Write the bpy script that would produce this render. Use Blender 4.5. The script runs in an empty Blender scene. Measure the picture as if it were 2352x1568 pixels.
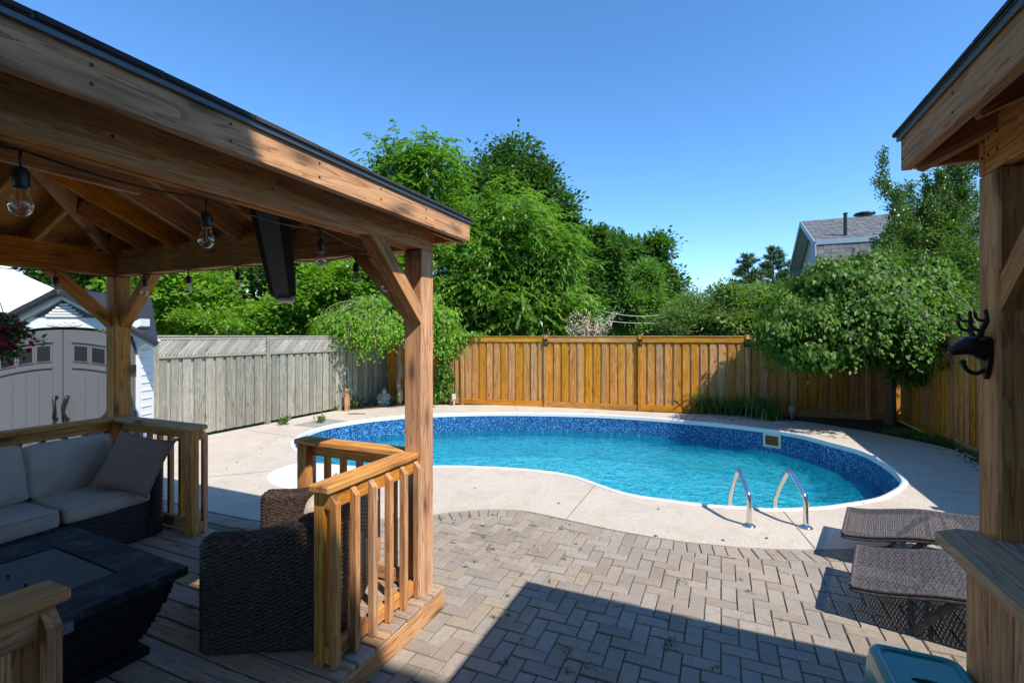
import bpy, bmesh, math, random
import numpy as np
from mathutils import Vector, Matrix, noise
from mathutils.geometry import tessellate_polygon
R = random.Random(7)
NR = np.random.RandomState(11)
S = bpy.context.scene
COL = S.collection
# ------------------------------------------------------------ camera, sky, sun
EYE = 1.85                    # eye height above the pavers
F = 1100.0                    # focal length in the 2351-wide measuring frame
CX, CY = 1175.5, 772.0        # principal column, horizon row
cam_d = bpy.data.cameras.new('camera'); cam = bpy.data.objects.new('camera', cam_d); COL.objects.link(cam)
cam.location = (0, 0, EYE); cam.rotation_euler = (math.radians(90), 0, 0)
cam_d.sensor_width = 36; cam_d.lens = F / 2351 * 36
cam_d.shift_y = -12.0 / 2351
cam_d.clip_start = 0.05; cam_d.clip_end = 2000
S.camera = cam
TH = math.radians(23.55)
SA, CA = math.sin(TH), math.cos(TH)      # yard axes: a runs away to the right, b to the left
KA, KB = .37, .745                       # shadow shift per metre of height along a and b
SX, SY = SA*KA - CA*KB, CA*KA + SA*KB
sun_el = math.atan(1/math.hypot(SX, SY)); sun_az = math.atan2(-SX, -SY)
world = bpy.data.worlds.new('World'); S.world = world; world.use_nodes = True
wn = world.node_tree; wn.nodes.clear()
sky = wn.nodes.new('ShaderNodeTexSky'); sky.sky_type = 'NISHITA'; sky.sun_disc = False
sky.sun_elevation = sun_el; sky.sun_rotation = sun_az; sky.altitude = 1500; sky.air_density = 1.0; sky.dust_density = .1; sky.ozone_density = 4.0
bg = wn.nodes.new('ShaderNodeBackground'); bg.inputs[1].default_value = 0.15
wo = wn.nodes.new('ShaderNodeOutputWorld'); skh = wn.nodes.new('ShaderNodeHueSaturation'); skh.inputs['Hue'].default_value = .498; skh.inputs['Saturation'].default_value = 1.17; skh.inputs['Value'].default_value = 1.3
wn.links.new(sky.outputs[0], skh.inputs['Color']); wn.links.new(skh.outputs[0], bg.inputs[0]); wn.links.new(bg.outputs[0], wo.inputs[0])
sd = bpy.data.lights.new('sun', 'SUN'); sd.energy = 4.5; sd.angle = math.radians(.53); sd.color = (1, .95, .87)
sun = bpy.data.objects.new('sun', sd); COL.objects.link(sun); sun.location = (4, -6, 12)
sun.rotation_euler = Vector((-SX, -SY, 1)).to_track_quat('Z', 'Y').to_euler()
S.view_settings.view_transform = 'Standard'; S.view_settings.look = 'None'
S.view_settings.exposure = 0.56; S.view_settings.gamma = 1; S.view_settings.use_curve_mapping = False
S.cycles.sample_clamp_indirect = 6; S.cycles.max_bounces = 8; S.cycles.transparent_max_bounces = 12
S.cycles.diffuse_bounces = 4

# ------------------------------------------------------------ coordinates
def W(a, b, z=0.0): return Vector((SA*a - CA*b, CA*a + SA*b, z))
AX = W(1, 0); BX = W(0, 1); UP = Vector((0, 0, 1))
def G(u, v, z=0.0):
    d = (EYE - z)*F/(v - CY); return Vector(((u-CX)/F*d, d, z))
def AT(u, v, d): return Vector(((u-CX)/F*d, d, EYE - (v-CY)/F*d))
# ------------------------------------------------------------ objects
WM = {}
def link(o, name=None, parent=None, M=None):
    COL.objects.link(o); M = M or Matrix()
    if parent is not None:
        o.parent = parent; o.matrix_local = WM[parent.name].inverted() @ M
    else: o.matrix_local = M
    WM[o.name] = M.copy(); return o
def meta(o, label=None, cat=None, group=None, kind=None):
    if label: o['label'] = label
    if cat: o['category'] = cat
    if group: o['group'] = group
    if kind: o['kind'] = kind
    return o
def thing(name, label, cat, loc=(0, 0, 0), group=None, rot=None):
    o = bpy.data.objects.new(name, None); o.empty_display_size = .1
    M = Matrix.Translation(Vector(loc))
    if rot is not None: M = M @ rot.to_4x4()
    link(o, None, None, M); return meta(o, label, cat, group)
def mesh(name, verts, faces, mats, smooth=False, mi=None):
    me = bpy.data.meshes.new(name); me.from_pydata([tuple(v) for v in verts], [], faces)
    for m in (mats if isinstance(mats, (list, tuple)) else [mats]): me.materials.append(m)
    if mi is not None: me.polygons.foreach_set('material_index', mi)
    if smooth: me.polygons.foreach_set('use_smooth', [True]*len(me.polygons))
    me.update(); return me
def add(name, me, parent=None, M=None): return link(bpy.data.objects.new(name, me), name, parent, M)
def wobj(name, verts, faces, mats, parent=None, smooth=False, mi=None, origin=None):
    """mesh given in world coordinates, origin moved to its centre (or given)"""
    V = np.array([tuple(v) for v in verts], dtype=float)
    c = Vector(origin) if origin is not None else Vector(((V[:,0].min()+V[:,0].max())/2, (V[:,1].min()+V[:,1].max())/2, V[:,2].min()))
    return add(name, mesh(name, V - np.array(c), faces, mats, smooth, mi), parent, Matrix.Translation(c))
_box = {}
def boxmesh(L, w, t, c, mat, name='board'):
    k = (round(L, 3), round(w, 4), round(t, 4), round(c, 4), mat.name)
    if k in _box: return _box[k]
    x, y, z = L/2, w/2, t/2; V = []; idx = {}
    for sx in (-1, 1):
        for sy in (-1, 1):
            for sz in (-1, 1):
                for ax in range(3):
                    p = [sx*(x-c), sy*(y-c), sz*(z-c)]; p[ax] = (sx, sy, sz)[ax]*(x, y, z)[ax]
                    idx[(sx, sy, sz, ax)] = len(V); V.append(p)
    Fc = []
    for ax in range(3):
        o = [i for i in range(3) if i != ax]
        for s in (-1, 1):
            q = []
            for (p1, p2) in ((-1, -1), (1, -1), (1, 1), (-1, 1)):
                t3 = [0, 0, 0]; t3[ax] = s; t3[o[0]] = p1; t3[o[1]] = p2; q.append(idx[(*t3, ax)])
            Fc.append(q)
    for ax in range(3):     # chamfer strips along ax
        o = [i for i in range(3) if i != ax]
        for s1 in (-1, 1):
            for s2 in (-1, 1):
                q = []
                for sa, oo in ((-1, o[0]), (1, o[0]), (1, o[1]), (-1, o[1])):
                    t3 = [0, 0, 0]; t3[ax] = sa; t3[o[0]] = s1; t3[o[1]] = s2; q.append(idx[(*t3, oo)])
                Fc.append(q)
    for sx in (-1, 1):
        for sy in (-1, 1):
            for sz in (-1, 1): Fc.append([idx[(sx, sy, sz, i)] for i in range(3)])
    me = mesh(name, V, Fc, mat)
    bm = bmesh.new(); bm.from_mesh(me); bmesh.ops.recalc_face_normals(bm, faces=bm.faces); bm.to_mesh(me); bm.free()
    _box[k] = me; return me
def frame(p0, p1, up=UP):
    d = (Vector(p1)-Vector(p0)); x = d.normalized(); z = Vector(up) - x*x.dot(up)
    if z.length < 1e-4: z = Vector((0, 1, 0)) - x*x.y
    z.normalize(); y = z.cross(x)
    return Matrix(((x.x, y.x, z.x), (x.y, y.y, z.y), (x.z, y.z, z.z))).to_4x4()
def beam(name, p0, p1, w, t, mat, parent=None, up=UP, c=.003, roll=0, flip=False):
    """box from p0 to p1, w across, t along up"""
    p0, p1 = Vector(p0), Vector(p1); L = (p1-p0).length
    M = Matrix.Translation((p0+p1)/2) @ frame(p0, p1, up)
    if roll: M = M @ Matrix.Rotation(roll, 4, 'X')
    if flip: M = M @ Matrix.Rotation(math.pi, 4, 'X')
    return add(name, boxmesh(L, w, t, min(c, w*.3, t*.3), mat, name), parent, M)
def bar(name, a0, a1, b0, b1, z0, z1, mat, parent=None, c=.003):
    """axis-aligned timber in yard coordinates; long side becomes local X"""
    d = (a1-a0, b1-b0, z1-z0); k = d.index(max(d)); am, bm_, zm = (a0+a1)/2, (b0+b1)/2, (z0+z1)/2
    if k == 0: return beam(name, W(a0, bm_, zm), W(a1, bm_, zm), d[1], d[2], mat, parent, c=c)
    if k == 1: return beam(name, W(am, b0, zm), W(am, b1, zm), d[0], d[2], mat, parent, c=c)
    return beam(name, W(am, bm_, z0), W(am, bm_, z1), d[1], d[0], mat, parent, up=AX, c=c)
class MB:
    def __init__(s): s.v = []; s.f = []; s.m = []
    def add(s, V, Fc, m=0):
        n = len(s.v); s.v += [tuple(p) for p in V]; s.f += [tuple(i+n for i in q) for q in Fc]; s.m += [m]*len(Fc)
    def box(s, c, ex, ey, ez, m=0):
        c, ex, ey, ez = map(Vector, (c, ex, ey, ez))
        V = [c+ex*i+ey*j+ez*k for i in (-1, 1) for j in (-1, 1) for k in (-1, 1)]
        s.add(V, [(0,1,3,2), (4,6,7,5), (0,4,5,1), (2,3,7,6), (0,2,6,4), (1,5,7,3)], m)
    def prism(s, poly, ez, m=0):
        n = len(poly); ez = Vector(ez); V = [Vector(p) for p in poly] + [Vector(p)+ez for p in poly]
        s.add(V, [tuple(range(n-1, -1, -1)), tuple(range(n, 2*n))] + [(i, (i+1) % n, (i+1) % n+n, i+n) for i in range(n)], m)
    def tube(s, pts, r, seg=8, m=0, caps=True):
        pts = [Vector(p) for p in pts]; n = len(pts); r = r if isinstance(r, (list, tuple)) else [r]*n
        t0 = (pts[1]-pts[0]).normalized(); u = t0.orthogonal().normalized(); V = []
        for i, p in enumerate(pts):
            t = (pts[min(i+1, n-1)]-pts[max(i-1, 0)]).normalized(); u = (u - t*u.dot(t)).normalized(); w = t.cross(u)
            V += [p+(u*math.cos(2*math.pi*k/seg)+w*math.sin(2*math.pi*k/seg))*r[i] for k in range(seg)]
        Fc = [(i*seg+k, i*seg+(k+1) % seg, (i+1)*seg+(k+1) % seg, (i+1)*seg+k) for i in range(n-1) for k in range(seg)]
        if caps: Fc += [tuple(range(seg-1, -1, -1)), tuple(range((n-1)*seg, n*seg))]
        s.add(V, Fc, m)
    def lathe(s, c, prof, seg=16, m=0, axis=None):
        c = Vector(c); V = []
        Rm = Matrix() if axis is None else Vector(axis).to_track_quat('Z', 'Y').to_matrix().to_4x4()
        for (rr, z) in prof: V += [c + (Rm @ Vector((rr*math.cos(2*math.pi*k/seg), rr*math.sin(2*math.pi*k/seg), z))) for k in range(seg)]
        n = len(prof)
        Fc = [(i*seg+k, i*seg+(k+1) % seg, (i+1)*seg+(k+1) % seg, (i+1)*seg+k) for i in range(n-1) for k in range(seg)]
        Fc += [tuple(range(seg-1, -1, -1)), tuple(range((n-1)*seg, n*seg))]
        s.add(V, Fc, m)
    def ball(s, c, r, seg=10, rings=7, m=0, sc=(1, 1, 1)):
        c = Vector(c); V = []
        for i in range(rings+1):
            a = math.pi*i/rings
            for k in range(seg):
                b = 2*math.pi*k/seg; V.append(c+Vector((r*sc[0]*math.sin(a)*math.cos(b), r*sc[1]*math.sin(a)*math.sin(b), r*sc[2]*math.cos(a))))
        s.add(V, [(i*seg+k, (i+1)*seg+k, (i+1)*seg+(k+1) % seg, i*seg+(k+1) % seg) for i in range(rings) for k in range(seg)], m)
    def out(s, name, mats, parent=None, smooth=False, origin=None):
        return wobj(name, s.v, s.f, mats, parent, smooth, s.m, origin)
# ------------------------------------------------------------ materials
def ramp(nt, src, stops, interp='LINEAR'):
    r = nt.nodes.new('ShaderNodeValToRGB'); r.color_ramp.interpolation = interp; e = r.color_ramp.elements
    while len(e) < len(stops): e.new(.5)
    for x, (p, c) in zip(e, stops): x.position = p; x.color = (*c, 1) if len(c) == 3 else c
    nt.links.new(src, r.inputs[0]); return r.outputs[0]
def mat(name, col=(.5, .5, .5), rough=.6, metal=0, spec=.5):
    m = bpy.data.materials.new(name); m.use_nodes = True; b = m.node_tree.nodes['Principled BSDF']
    b.inputs['Base Color'].default_value = (*col, 1); b.inputs['Roughness'].default_value = rough
    b.inputs['Metallic'].default_value = metal; b.inputs['Specular IOR Level'].default_value = spec
    return m, m.node_tree, b
def N(nt, t, **k):
    n = nt.nodes.new(t)
    for a, v in k.items():
        if a.startswith('_'):
            n.inputs[a[1:].replace('_', ' ')].default_value = v
        else: setattr(n, a, v)
    return n
def math_(nt, op, a, b=None, c=None):
    n = nt.nodes.new('ShaderNodeMath'); n.operation = op
    for i, x in enumerate((a, b, c)):
        if x is None: continue
        if isinstance(x, (int, float)): n.inputs[i].default_value = x
        else: nt.links.new(x, n.inputs[i])
    return n.outputs[0]
def mix(nt, f, a, b, mode='MIX'):
    n = nt.nodes.new('ShaderNodeMix'); n.data_type = 'RGBA'; n.blend_type = mode
    for i, x in ((0, f), (6, a), (7, b)):
        if isinstance(x, (int, float)): n.inputs[i].default_value = x
        elif isinstance(x, tuple): n.inputs[i].default_value = (*x, 1)
        else: nt.links.new(x, n.inputs[i])
    return n.outputs[2]
def coords(nt, scale=(1, 1, 1), obj=True, rand=True):
    tc = N(nt, 'ShaderNodeTexCoord'); v = tc.outputs['Object']
    if not obj: v = N(nt, 'ShaderNodeNewGeometry').outputs['Position']
    if rand:
        oi = N(nt, 'ShaderNodeObjectInfo'); s_ = math_(nt, 'MULTIPLY', oi.outputs['Random'], 71.3)
        va = N(nt, 'ShaderNodeVectorMath', operation='ADD'); nt.links.new(v, va.inputs[0]); nt.links.new(s_, va.inputs[1]); v = va.outputs[0]
    mp = N(nt, 'ShaderNodeMapping'); mp.inputs['Scale'].default_value = scale; nt.links.new(v, mp.inputs[0])
    return mp.outputs[0]
def noise_(nt, vec, scale, detail=4, rough=.55, dist=0):
    n = N(nt, 'ShaderNodeTexNoise'); nt.links.new(vec, n.inputs['Vector']); n.inputs['Scale'].default_value = scale
    n.inputs['Detail'].default_value = detail; n.inputs['Roughness'].default_value = rough; n.inputs['Distortion'].default_value = dist
    return n.outputs['Fac']
def bump(nt, b, h, strength=.3, dist=.01):
    n = N(nt, 'ShaderNodeBump'); n.inputs['Strength'].default_value = strength; n.inputs['Distance'].default_value = dist
    nt.links.new(h, n.inputs['Height']); nt.links.new(n.outputs[0], b.inputs['Normal']); return n
def rnd(nt):
    oi = N(nt, 'ShaderNodeObjectInfo').outputs['Random']; g = N(nt, 'ShaderNodeNewGeometry').outputs['Random Per Island']
    return math_(nt, 'FRACT', math_(nt, 'ADD', oi, g))
def wood(name, dark, mid, light, knot=(.09, .04, .02), vary=.25, rough=.72, grain=1.0, grey=None, greyamt=.0, knots=1.0):
    m, nt, b = mat(name, mid, rough, spec=.3)
    v = coords(nt, (1, 1, 1))
    st = N(nt, 'ShaderNodeMapping'); st.inputs['Scale'].default_value = (.5, 8, 8); nt.links.new(v, st.inputs[0])
    base = noise_(nt, st.outputs[0], 2.0, 3, .5, .3)
    rings = math_(nt, 'FRACT', math_(nt, 'MULTIPLY', base, 9.0*grain))
    ringc = math_(nt, 'POWER', rings, 2.2)
    fine = N(nt, 'ShaderNodeMapping'); fine.inputs['Scale'].default_value = (4, 150, 150); nt.links.new(v, fine.inputs[0])
    fn = noise_(nt, fine.outputs[0], 1.0, 3, .6)
    md = N(nt, 'ShaderNodeMapping'); md.inputs['Scale'].default_value = (.9, 42, 42); nt.links.new(v, md.inputs[0]); mn = noise_(nt, md.outputs[0], 1.0, 3, .6, .4)
    t = math_(nt, 'ADD', math_(nt, 'ADD', math_(nt, 'MULTIPLY', ringc, .34), math_(nt, 'MULTIPLY', fn, .4)), math_(nt, 'MULTIPLY', mn, .62))
    col = ramp(nt, t, [(.40, light), (.60, mid), (.86, dark)])
    big = noise_(nt, v, 2.3, 4, .6)
    col = mix(nt, ramp(nt, big, [(.35, (0, 0, 0)), (.75, (1, 1, 1))]), col, mix(nt, .45, col, dark))
    if grey is not None:
        gn = noise_(nt, v, 1.3, 5, .65)
        col = mix(nt, math_(nt, 'MULTIPLY', ramp(nt, gn, [(.35, (0, 0, 0)), (.65, (1, 1, 1))]), greyamt), col, grey)
    stn = N(nt, 'ShaderNodeMapping'); stn.inputs['Scale'].default_value = (.8, 5, 5); nt.links.new(v, stn.inputs[0]); sn_ = noise_(nt, stn.outputs[0], 2.2, 6, .7, .5)
    col = mix(nt, math_(nt, 'MULTIPLY', ramp(nt, sn_, [(.56, (0, 0, 0)), (.72, (1, 1, 1))]), .45), col, tuple(x*.55 for x in dark))
    kv = N(nt, 'ShaderNodeMapping'); kv.inputs['Scale'].default_value = (2.6, 7.5, 7.5); nt.links.new(v, kv.inputs[0])
    vo = N(nt, 'ShaderNodeTexVoronoi'); nt.links.new(kv.outputs[0], vo.inputs['Vector']); vo.inputs['Scale'].default_value = 1.0; vo.inputs['Randomness'].default_value = 1
    km = ramp(nt, vo.outputs['Distance'], [(.05*knots, (1, 1, 1)), (.13*knots, (.35, .35, .35)), (.22*knots, (0, 0, 0))])
    col = mix(nt, math_(nt, 'MULTIPLY', km, .85), col, knot)
    hv = N(nt, 'ShaderNodeHueSaturation'); nt.links.new(col, hv.inputs['Color'])
    r = rnd(nt)
    nt.links.new(math_(nt, 'MULTIPLY_ADD', r, vary*2, 1-vary), hv.inputs['Value'])
    r2 = math_(nt, 'FRACT', math_(nt, 'MULTIPLY', r, 13.7))
    nt.links.new(math_(nt, 'MULTIPLY_ADD', r2, .006, .498), hv.inputs['Hue'])
    nt.links.new(math_(nt, 'MULTIPLY_ADD', math_(nt, 'FRACT', math_(nt, 'MULTIPLY', r, 5.3)), .3, .85), hv.inputs['Saturation'])
    nt.links.new(hv.outputs[0], b.inputs['Base Color'])
    bump(nt, b, math_(nt, 'ADD', fn, math_(nt, 'MULTIPLY', ringc, .5)), .35, .0016)
    return m
CEDAR = wood('cedar timber', (.28, .095, .026), (.58, .25, .075), (.72, .375, .135), vary=.13, grey=(.44, .28, .15), greyamt=.25, knots=1.7)
CEDAR_IN = wood('sheltered cedar', (.30, .105, .03), (.64, .275, .08), (.76, .39, .135), vary=.16)
DECKW = wood('deck plank wood', (.2, .105, .052), (.43, .265, .155), (.58, .4, .25), vary=.16, grey=(.34, .28, .23), greyamt=.7)
FENCEW = wood('stained fence wood', (.30, .12, .028), (.50, .23, .06), (.61, .33, .11), vary=.15, knot=(.12, .045, .01), grain=.7)
GREYW = wood('weathered grey green wood', (.13, .12, .09), (.31, .31, .24), (.46, .47, .39), vary=.25, knot=(.14, .08, .05), grey=(.25, .22, .19), greyamt=.6, grain=1.3)
LATTW = wood('weathered lattice wood', (.24, .21, .17), (.38, .36, .31), (.5, .48, .43), vary=.25, knot=(.2, .16, .12), grey=(.33, .27, .22), greyamt=.4)
PLYW = wood('plywood sheathing', (.28, .12, .045), (.56, .29, .115), (.68, .4, .18), vary=.05, grain=1.8, knots=1.5)
def plain(name, col, rough=.5, metal=0, nsc=30, namt=.12, bmp=.1, spec=.5, vary=0):
    m, nt, b = mat(name, col, rough, metal, spec)
    v = coords(nt); n = noise_(nt, v, nsc, 5, .6); n2 = noise_(nt, v, nsc*.12, 3, .5)
    lo = tuple(c*(1-namt*1.6) for c in col); hi = tuple(min(1, c*(1+namt)) for c in col)
    c = mix(nt, math_(nt, 'MULTIPLY_ADD', n2, .5, math_(nt, 'MULTIPLY', n, .5)), lo, hi)
    if vary:
        hv = N(nt, 'ShaderNodeHueSaturation'); nt.links.new(c, hv.inputs['Color']); nt.links.new(math_(nt, 'MULTIPLY_ADD', rnd(nt), vary*2, 1-vary), hv.inputs['Value']); c = hv.outputs[0]
    nt.links.new(c, b.inputs['Base Color'])
    nt.links.new(math_(nt, 'MULTIPLY_ADD', n, .2, rough-.1), b.inputs['Roughness'])
    if bmp: bump(nt, b, n, bmp, .002)
    return m
BLACK = plain('black painted metal', (.012, .012, .013), .4, 0, 60, .2)
STEEL = plain('polished stainless steel', (.72, .7, .67), .12, 1, 12, .05, .03)
WHITEV = plain('white vinyl coping', (.66, .665, .65), .4, 0, 20, .05)
SHEDW = plain('white shed plastic', (.74, .745, .74), .55, 0, 14, .04)
SHEDG = plain('grey shed door plastic', (.125, .125, .13), .6, 0, 40, .05, .3)
ROOFD = plain('dark shed roof plastic', (.022, .024, .032), .7, 0, 40, .2)
SHING = plain('dark asphalt shingle', (.05, .044, .04), .9, 0, 160, .5, .5, vary=.25)
HSHING = plain('grey brown house shingle', (.19, .18, .17), .9, 0, 60, .3, .4, vary=.22)
HSHINGD = plain('grey house roof shingle', (.14, .14, .145), .9, 0, 60, .3, .4, vary=.15)
DRIP = plain('dark aluminium drip edge', (.09, .1, .115), .45, .4, 20, .1)
BRASS = plain('shed trim grey', (.5, .5, .5), .6)
DARKGL, nt_, b_ = mat('dark shed window glass', (.02, .022, .025), .06)
CANVAS = plain('white tent canvas', (.78, .78, .76), .8, 0, 3, .06)
TEAL = plain('teal green plastic', (.001, .23, .22), .22, 0, 8, .08, .04)
STONE = plain('grey statue stone', (.4, .4, .38), .9, 0, 50, .35, .5)
PEBBLE = plain('pale river stone', (.42, .4, .36), .8, 0, 20, .3, .3, vary=.3)
SIDING = plain('pale house siding', (.55, .56, .55), .6, 0, 6, .06)
HTRIM = plain('house trim blue grey', (.3, .36, .42), .5)
BRICKRED = plain('red brick chimney', (.33, .13, .08), .9, 0, 60, .3, .4)
FLOWERM = plain('magenta petal', (.32, .006, .075), .6, 0, 40, .3, 0, vary=.45)
CREAMLEAF = plain('cream variegated leaf', (.72, .6, .42), .6, 0, 30, .2, 0, vary=.2)
BARK = plain('grey brown bark', (.14, .105, .075), .95, 0, 30, .5, .8)
PALEBARK = plain('pale mulberry bark', (.26, .21, .16), .95, 0, 30, .4, .8)
IRON = plain('dark cast iron', (.022, .014, .011), .5, .3, 50, .3, .4)
HOUSEB = plain('house pale brick wall', (.5, .42, .35), .9, 0, 8, .2)
CHARCOAL = plain('charcoal fabric mesh', (.03, .03, .034), .9)
PVCGREY = plain('grey outlet plastic', (.5, .5, .5), .5)
def concrete():
    m, nt, b = mat('exposed aggregate concrete', (.5, .42, .35), .85, spec=.3)
    v = coords(nt, obj=False, rand=False)
    fine = noise_(nt, v, 260, 2, .7); med = noise_(nt, v, 60, 4, .6); big = noise_(nt, v, .9, 5, .6)
    vo = N(nt, 'ShaderNodeTexVoronoi'); nt.links.new(v, vo.inputs['Vector']); vo.inputs['Scale'].default_value = 130
    peb = mix(nt, .55, vo.outputs['Color'], (.5, .5, .5)); bw = N(nt, 'ShaderNodeRGBToBW'); nt.links.new(peb, bw.inputs[0])
    c = ramp(nt, bw.outputs[0], [(.3, (.40, .33, .25)), (.5, (.54, .47, .385)), (.7, (.68, .61, .52))])
    c = mix(nt, ramp(nt, big, [(.3, (0, 0, 0)), (.7, (1, 1, 1))]), c, mix(nt, .4, c, (.42, .34, .27)))
    c = mix(nt, ramp(nt, med, [(.62, (0, 0, 0)), (.8, (.5, .5, .5))]), c, (.3, .23, .17))
    stz = noise_(nt, v, 2.4, 7, .7, .6); c = mix(nt, ramp(nt, stz, [(.5, (0, 0, 0)), (.68, (.45, .45, .45))]), c, (.36, .29, .22))
    sp = noise_(nt, v, 7, 6, .75); c = mix(nt, ramp(nt, sp, [(.68, (0, 0, 0)), (.75, (.6, .6, .6))]), c, (.2, .15, .11))
    nt.links.new(c, b.inputs['Base Color']); bump(nt, b, math_(nt, 'ADD', vo.outputs['Distance'], fine), .5, .003)
    return m
CONC = concrete()
def pavermat():
    m, nt, b = mat('concrete paver', (.33, .28, .24), .9, spec=.3)
    v = coords(nt, obj=False, rand=False)
    fine = noise_(nt, v, 330, 3, .8); big = noise_(nt, v, 1.3, 5, .6); med = noise_(nt, v, 22, 5, .65)
    c = ramp(nt, fine, [(.3, (.13, .103, .078)), (.5, (.285, .237, .188)), (.7, (.47, .40, .325))])
    hv = N(nt, 'ShaderNodeHueSaturation'); nt.links.new(c, hv.inputs['Color']); r = rnd(nt)
    nt.links.new(math_(nt, 'MULTIPLY_ADD', r, .34, .82), hv.inputs['Value'])
    nt.links.new(math_(nt, 'MULTIPLY_ADD', math_(nt, 'FRACT', math_(nt, 'MULTIPLY', r, 7.7)), .5, .8), hv.inputs['Saturation'])
    c = mix(nt, ramp(nt, med, [(.48, (0, 0, 0)), (.75, (.75, .75, .75))]), hv.outputs[0], (.17, .145, .115))
    c = mix(nt, ramp(nt, big, [(.35, (0, 0, 0)), (.7, (.45, .45, .45))]), c, (.4, .34, .29), 'MIX')
    nt.links.new(c, b.inputs['Base Color']); bump(nt, b, math_(nt, 'ADD', fine, med), .6, .003)
    return m
PAVER = pavermat()
def groundmat(name, stops, sc=40, b_=.8):
    m, nt, b = mat(name, stops[0][1], .95, spec=.2)
    v = coords(nt, obj=False, rand=False); n = noise_(nt, v, sc, 6, .7); n2 = noise_(nt, v, sc*.07, 4, .6)
    t = math_(nt, 'ADD', math_(nt, 'MULTIPLY', n, .65), math_(nt, 'MULTIPLY', n2, .35))
    nt.links.new(ramp(nt, t, stops), b.inputs['Base Color']); bump(nt, b, n, b_, .02); return m
SOIL = groundmat('dark garden soil', [(.3, (.03, .02, .012)), (.55, (.09, .06, .04)), (.75, (.2, .14, .09))])
SAND = groundmat('mossy joint sand', [(.3, (.08, .07, .04)), (.5, (.17, .145, .1)), (.7, (.27, .23, .17))], 60)
GRASSG = groundmat('lawn turf', [(.3, (.02, .04, .008)), (.55, (.05, .09, .02)), (.75, (.1, .14, .04))])
def liner():
    m, nt, b = mat('printed blue pool liner', (.01, .1, .35), .35, spec=.4)
    v = coords(nt, obj=False, rand=False)
    d = noise_(nt, v, 9, 2, .5); dv = N(nt, 'ShaderNodeVectorMath', operation='ADD'); nt.links.new(v, dv.inputs[0])
    sc = math_(nt, 'MULTIPLY', d, .12); nt.links.new(sc, dv.inputs[1])
    vo = N(nt, 'ShaderNodeTexVoronoi', feature='DISTANCE_TO_EDGE'); vo.inputs['Scale'].default_value = 19; nt.links.new(dv.outputs[0], vo.inputs['Vector'])
    e = math_(nt, 'ADD', vo.outputs['Distance'], math_(nt, 'MULTIPLY', math_(nt, 'SUBTRACT', noise_(nt, v, 14, 3, .6), .5), .16))
    c = ramp(nt, e, [(.0, (.16, .46, .68)), (.04, (.02, .14, .36)), (.12, (.003, .042, .17)), (.4, (.001, .012, .065))])
    nt.links.new(c, b.inputs['Base Color']); return m
LINER = liner()
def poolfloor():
    m, nt, b = mat('pale blue floor with painted caustics', (.1, .5, .62), .6, spec=.2)
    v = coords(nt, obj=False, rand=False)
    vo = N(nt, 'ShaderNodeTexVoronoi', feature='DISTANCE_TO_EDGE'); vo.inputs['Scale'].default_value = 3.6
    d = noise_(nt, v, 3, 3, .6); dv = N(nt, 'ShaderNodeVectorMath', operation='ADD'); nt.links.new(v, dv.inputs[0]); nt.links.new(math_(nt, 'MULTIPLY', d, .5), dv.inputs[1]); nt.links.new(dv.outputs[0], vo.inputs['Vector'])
    c = ramp(nt, vo.outputs['Distance'], [(0, (1, 1, .93)), (.05, (.6, .98, .98)), (.14, (.05, .62, .82)), (.5, (.01, .36, .60))])  # bright cell edges painted in place of sunlight caustics on the floor
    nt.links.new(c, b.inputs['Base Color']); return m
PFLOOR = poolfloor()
def watermat():
    m = bpy.data.materials.new('rippled pool water'); m.use_nodes = True; nt = m.node_tree; nt.nodes.clear()
    out = N(nt, 'ShaderNodeOutputMaterial'); v = coords(nt, (1, 1, 1), obj=False, rand=False)
    n1 = noise_(nt, v, 3.6, 2, .5, 1.0); n2 = noise_(nt, v, 12, 2, .5, .8)
    h = math_(nt, 'ADD', n1, math_(nt, 'MULTIPLY', n2, .35))
    bp = N(nt, 'ShaderNodeBump'); bp.inputs['Strength'].default_value = 1.0; bp.inputs['Distance'].default_value = .14; nt.links.new(h, bp.inputs['Height'])
    rf = N(nt, 'ShaderNodeBsdfRefraction'); rf.inputs['IOR'].default_value = 1.33; rf.inputs['Roughness'].default_value = .0; rf.inputs['Color'].default_value = (.42, .98, 1, 1)
    tr = N(nt, 'ShaderNodeBsdfTransparent'); tr.inputs[0].default_value = (.72, .95, 1, 1)
    gl = N(nt, 'ShaderNodeBsdfGlossy'); gl.inputs['Roughness'].default_value = .04
    nt.links.new(bp.outputs[0], rf.inputs['Normal']); nt.links.new(bp.outputs[0], gl.inputs['Normal'])
    m1 = N(nt, 'ShaderNodeMixShader'); m1.inputs[0].default_value = .32; nt.links.new(rf.outputs[0], m1.inputs[1]); nt.links.new(tr.outputs[0], m1.inputs[2])
    fr = N(nt, 'ShaderNodeFresnel'); fr.inputs[0].default_value = 1.33; nt.links.new(bp.outputs[0], fr.inputs['Normal'])
    m2 = N(nt, 'ShaderNodeMixShader'); nt.links.new(fr.outputs[0], m2.inputs[0]); df = N(nt, 'ShaderNodeBsdfDiffuse'); nt.links.new(bp.outputs[0], df.inputs['Normal']); df.inputs[0].default_value = (.0, .66, .86, 1)
    m0 = N(nt, 'ShaderNodeMixShader'); m0.inputs[0].default_value = .14; nt.links.new(m1.outputs[0], m0.inputs[1]); nt.links.new(df.outputs[0], m0.inputs[2]); nt.links.new(m0.outputs[0], m2.inputs[1]); nt.links.new(gl.outputs[0], m2.inputs[2])
    nt.links.new(m2.outputs[0], out.inputs[0]); return m
WATER = watermat()
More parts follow.
